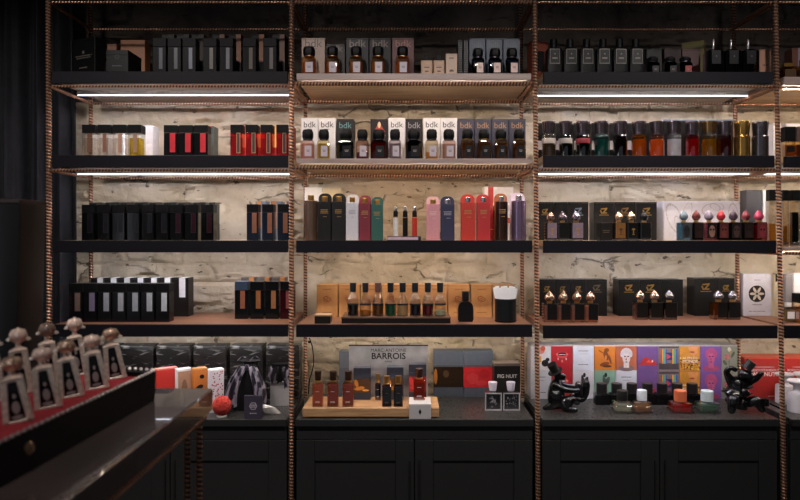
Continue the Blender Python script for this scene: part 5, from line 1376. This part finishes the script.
for r_i, row in enumerate(rows):
    for i, k in enumerate(row):
        c, nm, fr, fm = P[k]
        zz = z if r_i == 0 else zmid + .0006
        yt_ = 370.4 if r_i == 0 else 345.0
        extra = {('text', 0, 0): ' behind rack upright', ('text', 0, 4): ' under the bust box', ('text', 1, 2): ' right of the lips box'}.get((k, r_i, i), '')
        carton(cols[i], cols[i + 1] - .4, yt_, YP, zz, c, f'{nm}{extra}, {"lower" if r_i == 0 else "upper"} row, {W}', d=.085, front=fr, fmats=fm, group='printed picture boxes', name='picture_box', lidcol='#b8b0aa' if r_i == 1 else None)
# black capped bottles in a dark tray behind
Yd = depth_of(405.6, z)
for i, x in enumerate([608.4, 623.6, 639.0, 654.6, 669.4, 684.6, 699.8]):
    w = 10.6 / F * Yd; hb = wz(394.5, Yd) - z; h = wz(384.8, Yd) - z
    t = thing('low_black_bottle', f'{nth(i, 7)} of seven low black bottles with broad round cap before picture boxes', 'perfume bottle', (wx(x - 15 + 5.3 if False else x - 10 + 5.3, Yd), Yd + .03, z), 0, 'low black bottles')
    part('glass_body', t, rnd(w), lambda b: b.loft([b.rr(w * .66, w * .5, 0, .003, 2), b.rr(w * .68, w * .52, .002, .004, 2), b.rr(w * .68, w * .52, hb * .9, .004, 2), b.rr(w * .5, w * .4, hb, .004, 2)]), mat('#161517', .2))
    part('cap', t, rnd(w), lambda b: b.lathe([(w * .47, hb + .0002), (w * .5, hb + .001), (w * .5, h - .003), (w * .47, h), (0, h)], 22), mat('#262021', .4))
    part('cap_disc', t, rnd(w), lambda b: b.lathe([(w * .40, h + .0001), (w * .40, h + .0008), (0, h + .0008)], 20), mat('#4a3a36', .4))
# stepped glass bottles
def stepped(x0, x1, yt, yc, Y, label, gc, lc_, capm):
    w = (x1 - x0) / F * Y; d = w * .72
    h, hb = wz(yt, Y) - z, wz(yc, Y) - z
    t = thing('stepped_glass_bottle', label, 'perfume bottle', place(x0, x1, Y, d, z), 0, 'stepped glass bottles')
    def body(b):
        rings = []
        for zz, q in ((0, .94), (.03, 1), (.22, 1), (.28, .88), (.34, .88), (.40, .98), (.58, .98), (.64, .84), (.70, .84), (.76, .92), (.92, .88), (1, .60)):
            rings.append(b.rr(w / 2 * q, d / 2 * q, hb * zz, .004, 2))
        b.loft(rings)
    part('glass_body', t, rnd(w, hb), body, glass(gc, .18, .9))
    part('liquid', t, rnd(w, hb), lambda b: b.box(-w * .38, w * .38, -d * .38, d * .38, .006, hb * .8, 0, .003), liquid(lc_, .4))
    cw = w * .27
    part('collar', t, rnd(w, hb), lambda b: b.lathe([(cw * .8, hb + .0002), (cw * .84, hb + .0006), (cw * .84, hb + .0022), (cw * .8, hb + .0026)], 20), SILVER)
    part('cap', t, rnd(w, h, hb), lambda b: b.lathe([(cw * .94, hb + .0028), (cw, hb + .004), (cw, h - .002), (cw * .95, h), (0, h)], 24), capm)
Ye = depth_of(413.6, z)
stepped(614.8, 634.6, 392, 402.6, Ye, 'clear stepped glass bottle with black cap at the front, right bay counter', '#f4f6f0', '#f0ecdc', mat('#242021', .4))
stepped(635.2, 653.2, 391.6, 402.4, Ye, 'clear amber stepped glass bottle with white cap at the front, right bay counter', '#f6ead8', '#e0b888', mat('#bcc0ca', .4))
stepped(672.4, 695, 392.2, 403.6, Ye, 'orange stepped glass bottle with orange cap at the front, right bay counter', '#f09478', '#e8704c', mat('#c0603c', .4))
stepped(699.6, 721.8, 392.4, 403.6, Ye, 'green tinted stepped glass bottle with pale cap, right bay counter', '#dcece2', '#b0c8b8', mat('#b4c0c4', .4))

# glossy black figurines in top hats (continuous skinned bodies)
LACQ = mat('#131214', .10, coat=.4, spec=.7)
def skin_body(name, verts, radii, edges, parent, s):
    me = bpy.data.meshes.new(name)
    me.from_pydata([Vector(v) * s for v in verts], edges, [])
    o = bpy.data.objects.new(name, me); COL.objects.link(o)
    md = o.modifiers.new('skin', 'SKIN')
    sv = me.skin_vertices[0].data
    for i, r in enumerate(radii):
        rr = r if isinstance(r, tuple) else (r, r)
        sv[i].radius = (rr[0] * s, rr[1] * s); sv[i].use_root = (i == 0)
    md2 = o.modifiers.new('smooth', 'SUBSURF'); md2.levels = 2; md2.render_levels = 2
    bpy.context.view_layer.update()
    m2 = bpy.data.meshes.new_from_object(o.evaluated_get(bpy.context.evaluated_depsgraph_get()))
    bpy.data.objects.remove(o)
    m2.materials.clear(); m2.materials.append(LACQ)
    m2.polygons.foreach_set('use_smooth', [True] * len(m2.polygons))
    m2.polygons.foreach_set('material_index', [0] * len(m2.polygons))
    zmin = min(v.co.z for v in m2.vertices)
    for v in m2.vertices: v.co.z += .0005 - zmin
    return obj(name, m2, parent), .0005 - zmin
def hat(b, s):
    b.lathe([(7.6 * s, 0), (7.8 * s, .4 * s), (7.6 * s, .8 * s), (4.8 * s, 1.0 * s), (4.5 * s, 2 * s), (4.9 * s, 8.6 * s), (4.7 * s, 9.2 * s), (0, 9.2 * s)], 24)
Y = depth_of(412.5, z) + .01; s = Y / F
t = thing('figurine', 'glossy black seated figurine in tilted top hat reaching to its feet, right bay counter', 'figurine', (wx(561, Y), Y + .03, z), 0, 'top hat figurines')
# pixel-sized units: x right, y back, z up
V = [(-2, 2, 8), (-3, 2, 17), (-3, 1, 25), (-3, 0, 30), (-2, -1, 35), (2, -3, 34.5), (6, -4, 33.5),
     (-6, -1, 26), (4, -6, 21), (16, -3, 19.5), (20, 0, 20),
     (0, 5, 26), (8, 8, 22), (18, 8, 21),
     (6, -4, 7), (12, -6, 13), (19, 2, 6), (21, 8, 9), (21.5, 9, 20), (21.5, 9.5, 27),
     (4, 7, 6), (16, 10, 10), (27, 12, 6), (30, 13, 12), (30.5, 13, 22), (30.5, 13.4, 28),
     (-9, -2, 4), (-18, -5, 2.4), (6, -9, 2.6), (16, -12, 2.4)]
R = [(11, 9.4), (11, 9), (9, 7.4), (3.6, 3.6), (5.4, 5), (4, 3.8), (2.6, 2.6),
     4.2, 3.0, 2.4, 2.6, 4, 3, 2.4,
     5.2, 4.6, 3.6, 4, 5.0, 3.0,
     5, 4.4, 3.4, 3.8, 4.8, 3.0,
     4, 2.2, 3.4, 2.2]
E = [(0, 1), (1, 2), (2, 3), (3, 4), (4, 5), (5, 6), (2, 7), (7, 8), (8, 9), (9, 10), (2, 11), (11, 12), (12, 13), (0, 14), (14, 15), (15, 16), (16, 17), (17, 18), (18, 19), (0, 20), (20, 21), (21, 22), (22, 23), (23, 24), (24, 25), (0, 26), (26, 27), (14, 28), (28, 29)]
_, dz = skin_body('figure_body', V, R, E, t, s)
part('top_hat', t, None, lambda b: hat(b, s), mat('#1d1b1d', .3), (-4.4 * s, -1.5 * s, 38.6 * s + dz), (math.radians(10), math.radians(-28), 0))
Y = depth_of(413.5, z) + .012; s = Y / F
t = thing('figurine', 'glossy black crouching figurine in top hat with cane, before the red boxes', 'figurine', (wx(743, Y), Y + .03, z), 0, 'top hat figurines')
V = [(-2, 4, 9), (-1, 3, 20), (0, 1, 30), (1, -1, 36), (3, -3, 41), (7, -7, 38), (10, -9, 35.5),
     (-9, 0, 32), (-15, -3, 42), (-12, -6, 47), (-6, -8, 44),
     (9, -1, 32), (15, -5, 36), (17.5, -8, 41), (18.5, -9, 43),
     (-8, -4, 10), (-11, -11, 18), (-13, -10, 6), (-15, -14, 3),
     (6, -4, 10), (12, -11, 17), (16, -8, 8), (20, -11, 3.4),
     (2, -8, 22), (-3, -9, 25)]
R = [(15, 10), (15, 10), (12, 8.6), 5.6, (7.4, 6.6), (4.6, 4.4), 3.4,
     4.8, 3.4, 2.8, 2.6, 4.8, 3.4, 2.8, 2.6,
     6.6, 6, 4.4, 3.4, 6.4, 6, 4.6, 3.6, 5, 3.6]
E = [(0, 1), (1, 2), (2, 3), (3, 4), (4, 5), (5, 6), (2, 7), (7, 8), (8, 9), (9, 10), (2, 11), (11, 12), (12, 13), (13, 14), (0, 15), (15, 16), (16, 17), (17, 18), (0, 19), (19, 20), (20, 21), (21, 22), (1, 23), (23, 24)]
_, dz = skin_body('figure_body', V, R, E, t, s)
part('top_hat', t, None, lambda b: hat(b, s), mat('#2a292b', .25), (5.6 * s, -3 * s, 45 * s + dz), (math.radians(12), math.radians(32), 0))
part('cane', t, None, lambda b: b.tube([(18 * s, -9 * s, 12 * s), (22 * s, -9 * s, 11.4 * s), (38 * s, -10 * s, 4 * s)], .0045, 10), LACQ)
part('cane_knob', t, None, lambda b: b.lathe([(0, 0), (3.6 * s, 1 * s), (4 * s, 4 * s), (3.6 * s, 8 * s), (0, 9 * s)], 16), LACQ, (20 * s, -11 * s, 9 * s + dz))

# ================================================================== FAR RIGHT BAY
z = ztop('X', 1); W = where('X', 1)
AMB = glass('#f0d8a8', .14, .8)
for i, (a, b_) in enumerate([(783.5, 798), (801, 815)]):
    Y = 2.66
    square_bottle(a, b_, 58 if i else 62, 66, Y, z, f'{["left-hand", "right-hand"][i]} of two low amber bottles with gold outline, {W}', AMB, cap=mat('#2a2220', .35) if i else GOLD, liq=liquid('#8a5a24', .5), lab=(.15, .85, .2, .75, mat('#4a3420', .4)), frame=GOLD, cap_in=.012, group='low amber bottles', d=.045)
carton(792, 812, 48, 2.80, z, '#6a4434', 'brown box behind the low amber bottles, ' + W, d=.06, band=('#8a8090', .3, .8, .55))
z = ztop('X', 2); W = where('X', 2)
for i, (a, b_) in enumerate([(785.4, 796), (797.2, 808), (809, 820)]):
    square_bottle(a, b_, 126.5, 141, 2.65, z, f'{nth(i, 3)} of three amber bottles with tall black cap, {W}', AMB, cap=CAPBLK if i != 1 else mat('#5a4440', .3), liq=liquid(['#b87a30', '#8a4a28', '#b06a2c'][i], .6), lab=(.15, .85, .35, .7, mat('#2a1f1a', .4)), group='amber bottles with tall black cap')
carton(786, 818, 123.6, 2.80, z, '#e0dcdc', 'white box behind the amber bottles, ' + W, d=.08)
z = ztop('X', 3); W = where('X', 3)
carton(746.6, 762, 190, 2.915, z, '#3c3d42', 'tall dark grey box behind tall sample bottles, ' + W, d=.06)
carton(763, 768.4, 190.4, 2.915, z, '#d0ccd0', 'narrow white box beside the tall dark grey box, ' + W, d=.06)
for i, (a, b_, yt_, lc_, lv, cp) in enumerate([(769.6, 777, 189.6, '#c8942c', .50, CAPBLK), (783.4, 789, 190, '#b8842c', .45, CAPBLK), (792, 800.4, 190, '#1c1a1a', .75, CAPBLK), (803, 811, 190, '#b08a4c', .5, CAPBLK)]):
    square_bottle(a, b_, yt_, 200.5, 2.70 if i == 0 else 2.64, z, f'{nth(i, 4)} of four tall narrow black-capped bottles, {["golden yellow", "amber", "black", "honey"][i]}, {W}', glass('#f0ece6', .14, .8), liq=liquid(lc_, .65), fill=lv, group='tall narrow bottles', d=.03, lab=(.1, .9, .05, .1, SILVER))
carton(789.2, 796, 191, 2.80, z, '#c8a878', 'tan box behind the tall narrow bottles, ' + W, d=.06)
z = ztop('X', 4); W = where('X', 4)
def badge(b, w, h, y):
    b.ell(w * -.04, h * .52, w * .28, w * .28, y, 0, 28)
    for k in range(6):
        a = k * PI / 3
        b.ell(w * -.04 + math.cos(a) * w * .14, h * .52 + math.sin(a) * w * .14, w * .11, w * .045, y - .0002, 1, 10, a)
    marks(b, -w * .14, w * .10, h * .83, h * .86, y, 1, 2, 3); marks(b, -w * .2, w * .14, h * .24, h * .28, y, 1, 2, 4); marks(b, -w * .36, w * .3, h * .09, h * .12, y, 1, 2, 5)
carton(743.2, 773, 273.5, 2.925, z, '#d2cdd2', 'white box with round dark flower badge beside rack upright, ' + W, d=.05, front=badge, fmats=[mat('#3a302a', .45), mat('#c8b8a4', .5), mat('#8a8084', .5)])
carton(774.5, 784, 274.2, 2.90, z, '#d8c8a4', 'cream box right of the white badge box, ' + W, d=.06, band=('#3a3230', .1, .9, .82))
carton(785.6, 793, 274.6, 2.72, z, '#77706f', 'tall grey box behind rack upright, ' + W, d=.06)
carton(793.6, 822, 273.6, 2.80, z, '#d6d0d0', 'white box with black brush drawing, ' + W, d=.07, front=lambda b, w, h, y: [b.ell((-.3 + .12 * k) * w, (.5 + .2 * math.sin(k * 2)) * h, w * .09, h * .04, y - .0001 * k, 0, 9, k * .9) for k in range(6)], fmats=[mat('#221f20', .5)])
square_bottle(770.8, 786, 300, 305, 2.68, z, 'low clear square bottle in front of rack upright, ' + W, CLEAR, cap=mat('#d8d0c8', .3), liq=liquid('#e0c898', .3), lab=(.2, .8, .25, .7, WHITE), cap_in=.018) if False else square_bottle(785, 797, 303, 307, 2.69, z, 'low clear square bottle beside the tall grey box, ' + W, CLEAR, cap=mat('#d8d0c8', .3), liq=liquid('#e0c898', .3), lab=(.2, .8, .25, .7, WHITE), cap_in=.014)
square_bottle(799.5, 815, 294, 303, 2.66, z, 'broad amber bottle with black cap, ' + W, AMB, cap=CAPBLK, liq=liquid('#c88a30', .6), lab=(.2, .8, .3, .7, mat('#2a2422', .4)))
z = ZCNT; W = 'far right bay counter'
def red_front(l1, l2):
    def f(b, w, h, y):
        b.text(l1, w * .085, 0, h * .66, y, 0, .0002); b.text(l2, w * .145, 0, h * .545, y, 0, .0006)
        b.ell(0, h * .76, w * .3, h * .008, y, 0, 12); marks(b, w * .1, w * .4, h * .05, h * .08, y, 1, 0, 3)
    return f, [mat('#e8dcd8', .5)]
fr, fm = red_front('BORNTOSTANDOUT', 'SIN & NUTS')
carton(744.4, 783, 357, 2.92, z, '#b02c28', 'red box with white lettering behind the crouching figurine', d=.09, front=fr, fmats=fm, name='lettered_box', group='red lettered boxes', lidcol='#c8583c', lid=.008)
fr, fm = red_front('BORNTOSTANDOUT', 'DIRTY RICE')
carton(783.8, 822, 357, 2.92, z, '#b02c28', 'red box with white lettering behind the white ceramic bottles', d=.09, front=fr, fmats=fm, name='lettered_box', group='red lettered boxes', lidcol='#c8583c', lid=.008)
def ceramic(cx, wpx, yt, yb, Y, label):
    r = wpx / 2 / F * Y; h = wz(yt, Y) - z
    t = thing('ceramic_bottle', label, 'perfume bottle', (wx(cx, Y), Y + r, z), 0, 'white ceramic bottles')
    m = mat('#d0ccd2', .3, var=.03)
    part('bottle_body', t, rnd(r, h), lambda b: b.lathe([(r * .92, 0), (r, .002), (r, h * .52), (r * .94, h * .60), (r * .55, h * .64), (r * .48, h * .68)], 28), m)
    part('flared_cap', t, rnd(r, h), lambda b: b.lathe([(r * .44, h * .681), (r * .46, h * .80), (r * .60, h * .88), (r * .98, h * .93), (r * 1.0, h * .97), (r * .9, h), (0, h)], 28), m)
    part('label_mark', t, rnd(r, h), lambda b: b.rect(-r * .25, r * .25, h * .32, h * .37, -r - .0006), mat('#7a3030', .5), smooth=False)
ceramic(789.5, 17, 375, 402, 2.815, 'white ceramic bottle with flared cap close to rack upright, far right bay counter')
ceramic(808, 18, 375, 403, 2.82, 'white ceramic bottle with flared cap behind the front one, far right bay counter')
ceramic(803.5, 19, 382, 410, 2.67, 'white ceramic bottle with flared cap at the front, far right bay counter')

# ================================================================== TABLE WITH TRAY
ZTB = 1.5 - (388 - HY) / F * 1.8
xt1, yt1 = wx(213.4, 1.8), 1.8
tab = thing('display_table', 'dark wooden high table on ribbed copper rod legs in the near corner', 'table', (xt1 - .5, 1.0, 0))
ox, oy = xt1 - .5, 1.0
part('tabletop', tab, None, lambda b: b.box(-.85, .5, -.85, .8, ZTB - .062, ZTB, 0, .004), mat('#4a403e', .24, var=.15, scale=8, coat=1.0))
for (lx, ly) in ((.47, .77), (.47, -.80), (-.80, .77), (-.80, -.80)):
    for k in (0, 1):
        rebar('leg', (ox + lx + (.0 if k == 0 else -.030), oy + ly + (.0 if k == 0 else -.010), 0), (ox + lx + (.0 if k == 0 else -.030), oy + ly + (.0 if k == 0 else -.010), ZTB - .0625), .0085, tab, Vector((ox, oy, 0)))
rebar('rail', (ox + .485, oy - .79, ZTB - .073), (ox + .485, oy + .76, ZTB - .073), .009, tab, Vector((ox, oy, 0)))
rebar('rail', (ox - .79, oy + .785, ZTB - .073), (ox + .46, oy + .785, ZTB - .073), .009, tab, Vector((ox, oy, 0)))
# red lined tray
BR = Vector((wx(156, 1.666), 1.666)); FR = BR + Vector((-.045, -1.0)); BL = BR + Vector((-.30, .065)); FL = FR + Vector((-.34, 0))
tray = thing('perfume_tray', 'black tray lined with red velvet and edged with silver beading on the dark table', 'tray', (BR.x, BR.y, ZTB + .0004))
q = [p - BR for p in (FR, BR, BL, FL)]
cen = sum(q, Vector((0, 0))) / 4
def ring(k, zz): return [tuple((cen + (p - cen) * k).to_3d() + Vector((0, 0, zz))) for p in q]
HT = .076
part('tray_side', tray, None, lambda b: b.loft([ring(.985, 0), ring(.99, .004), ring(1, HT - .004), ring(.995, HT), ring(.96, HT), ring(.96, HT - .0195)], 0, True, False), mat('#1d1b1c', .6, spec=.1))
part('velvet_lining', tray, None, lambda b: b.loft([ring(.957, HT - .020), ring(.957, HT - .012)]), mat('#8e1622', .9, var=.15, bump=.2))
def beading(b):
    for a, c in ((0, 1), (1, 2), (2, 3)):
        p0, p1 = q[a] * .995 + cen * .005, q[c] * .995 + cen * .005
        n = int((p1 - p0).length / .0165)
        for k in range(n):
            p = p0.lerp(p1, (k + .5) / n)
            b.lathe([(0, HT), (.0044, HT + .002), (.0048, HT + .0045), (.003, HT + .0075), (0, HT + .0085)], 8, 0, p.x, p.y)
part('beaded_edge', tray, None, beading, mat('#b8b0aa', .3, .85))
part('clasp', tray, None, lambda b: b.lathe([(0, 0), (.010, .001), (.012, .006), (.006, .011), (0, .012)], 14), mat('#a08468', .3, .8), (-.0235, -.52, HT * .62), (0, PI / 2, 0))
# gilded bottles leaning in two rows on the velvet
zv = ZTB + .0004 + HT - .0118
PEW = mat('#cfc2b4', .35, .5, var=.3, scale=90); PALE = mat('#dcc0b0', .35, .3, var=.3, scale=90)
def ornate(x, y, zz, label, w, h, tilt, rz, capm, grp, cap=True):
    t = thing('ornate_bottle', label, 'perfume bottle', (x, y, zz), rz, grp)
    hb = h * .64
    rot = (0, tilt, 0)
    wb, wt, d = w / 2, w * .36, w * .26
    part('dark_glass', t, rnd(w, h), lambda b: b.loft([b.rr(wb * .84, d * .7, .006, .002), b.rr(wt * .84, d * .7, hb - .004, .002)]), mat('#1c1a1c', .12, var=.2), (0, 0, 0), rot)
    def frame(b):
        for sx in (-1, 1):
            b.loft([b.rr(.0055, d, .0, .001, 1, sx * (wb - .0055)), b.rr(.0055, d, hb, .001, 1, sx * (wt - .0055))])
        b.box(-wb, wb, -d, d, 0, .0058, 0, .001); b.box(-wt, wt, -d, d, hb - .0038, hb + .003, 0, .001)
    part('metal_frame', t, rnd(w, h), frame, PEW, (0, 0, 0), rot)
    def med(b):
        b.ell(0, hb * .36, w * .13, hb * .15, -d * .7 - .002, 0, 12); b.ell(0, hb * .62, w * .06, hb * .06, -d * .7 - .002, 0, 8); b.ell(0, hb * .14, w * .2, hb * .04, -d * .7 - .002, 0, 10)
    part('medallion', t, rnd(w, h), med, mat('#98928e', .4, .5), (0, 0, 0), rot, smooth=False)
    if cap:
        cx_ = hb * math.sin(tilt) + .001; cz = hb * math.cos(tilt)
        hc = h - hb
        part('shoulder', t, rnd(w, h), lambda b: b.lathe([(wt * .9, .0032), (wt * .75, .006), (wt * .32, .009), (wt * .28, hc * .36)], 14), PALE, (cx_, 0, cz), rot)
        r = w * .36
        def crown(b):
            rings = []
            for i in range(13):
                v = i / 12
                rr = r * (.35 + .65 * math.sin(PI * min(1, v * 1.0)) ** .8) if v < .9 else r * .25 * (1 - v) * 10
                rings.append([((rr * (1 + .13 * math.cos(6 * a + v * 4))) * math.cos(a), (rr * (1 + .13 * math.cos(6 * a + v * 4))) * math.sin(a), hc * (.33 + .65 * v)) for a in [2 * PI * k / 30 for k in range(30)]])
            b.loft(rings)
        part('crown_stopper', t, rnd(w, h), crown, capm, (cx_, 0, cz), (0, tilt * .3, 0))
        [part('side_leaf', t, rnd(w, h, sg), lambda b, sg=sg: b.lathe([(0, hc * .40), (r * .34, hc * .44), (r * .3, hc * .52), (0, hc * .58)], 10, 0, sg * r * 1.05, 0), PEW, (cx_, 0, cz)) for sg in (-1.0, 1.0)]
front_row = [(116, 377, 1.634), (97.5, 388, 1.526), (72, 396, 1.447), (49, 407.5, 1.355), (19, 421, 1.252)]
for i, (px, py, Y) in enumerate(front_row):
    ornate(wx(px, Y), Y, zv, f'{ORD[i]} ornate framed bottle from the far end, front row in the velvet tray', .052, .134, -.14, .48, PALE if i % 2 else mat('#c8a890', .3, .7, var=.3, scale=90), 'ornate bottles in the tray')
back_row = [(93, 1.640), (66, 1.545), (38, 1.45), (10, 1.375)]
for i, (px, Y) in enumerate(back_row):
    ornate(wx(px, Y) - .055, Y + .03, zv, f'{ORD[i]} ornate framed bottle from the far end, back row in the velvet tray', .050, .156, -.08, .48, PALE if i % 2 == 0 else mat('#8a7468', .35, .6), 'ornate bottles in the tray')
# dark tall case at the back of the table
t = thing('tall_case', 'tall dark narrow display case standing at the far edge of the table', 'display case', (wx(-12, 1.66), 1.725, ZTB + .0003))
hw_ = 32 / F * 1.62
hh = wz(198, 1.62) - ZTB
part('case_body', t, None, lambda b: b.loft([b.rr(hw_ * .82, .06, 0, .006, 2), b.rr(hw_, .06, hh - .012, .006, 2)]), mat('#1a1819', .4))
part('top_board', t, None, lambda b: b.box(-hw_ - .001, hw_ + .001, -.061, .061, hh - .0118, hh, 0, .002), mat('#38241e', .35))

# ================================================================== LIGHT
def area(name, loc, target, size, power, col):
    l = bpy.data.lights.new(name, 'AREA'); l.shape = 'RECTANGLE'; l.size, l.size_y = size
    l.energy = power; l.color = col
    o = bpy.data.objects.new(name, l); COL.objects.link(o)
    o.location = loc
    d = Vector(target) - Vector(loc)
    o.rotation_euler = d.to_track_quat('-Z', 'Y').to_euler()
    return o
def spot(name, loc, target, power, col, ang=72, blend=.8, radius=.05):
    l = bpy.data.lights.new(name, 'SPOT'); l.energy = power; l.color = col
    l.spot_size = math.radians(ang); l.spot_blend = blend; l.shadow_soft_size = radius
    o = bpy.data.objects.new(name, l); COL.objects.link(o)
    o.location = loc
    o.rotation_euler = (Vector(target) - Vector(loc)).to_track_quat('-Z', 'Y').to_euler()
for lx in (-1.5, -.5, .5, 1.5):
    spot('ceiling_spot', (lx, 1.0, 3.07), (lx * .97, 2.72, 1.25), 72, (1.0, .93, .88))
spot('added_table_spot', (-.35, .35, 3.07), (-.80, 1.42, 1.15), 55, (1.0, .92, .85), ang=34, blend=.7)  # added lamp to brighten the tray bottles, not a known fitting
l = bpy.data.lights.new('window_daylight', 'AREA'); l.shape = 'RECTANGLE'; l.size, l.size_y = .4, 1.9; l.energy = 20; l.color = (.84, .88, 1.0)
o = bpy.data.objects.new('window_daylight', l); COL.objects.link(o)
o.location = (-2.55, -.3, 1.75); o.rotation_euler = (PI / 2, 0, -PI / 2 - .35)
w = bpy.data.worlds.new('room_ambience'); SC.world = w
w.use_nodes = True
w.node_tree.nodes['Background'].inputs['Color'].default_value = (.82, .88, 1.0, 1)
w.node_tree.nodes['Background'].inputs['Strength'].default_value = .13
SC.view_settings.view_transform = 'Standard'
SC.view_settings.look = 'None'
SC.view_settings.exposure = 0.0
SC.view_settings.gamma = 1.0
SC.view_settings.use_curve_mapping = False
SC.cycles.transparent_max_bounces = 24
SC.cycles.max_bounces = 8
SC.cycles.use_denoising = True
SC.cycles.use_light_tree = True
SC.cycles.sample_clamp_indirect = 4.0
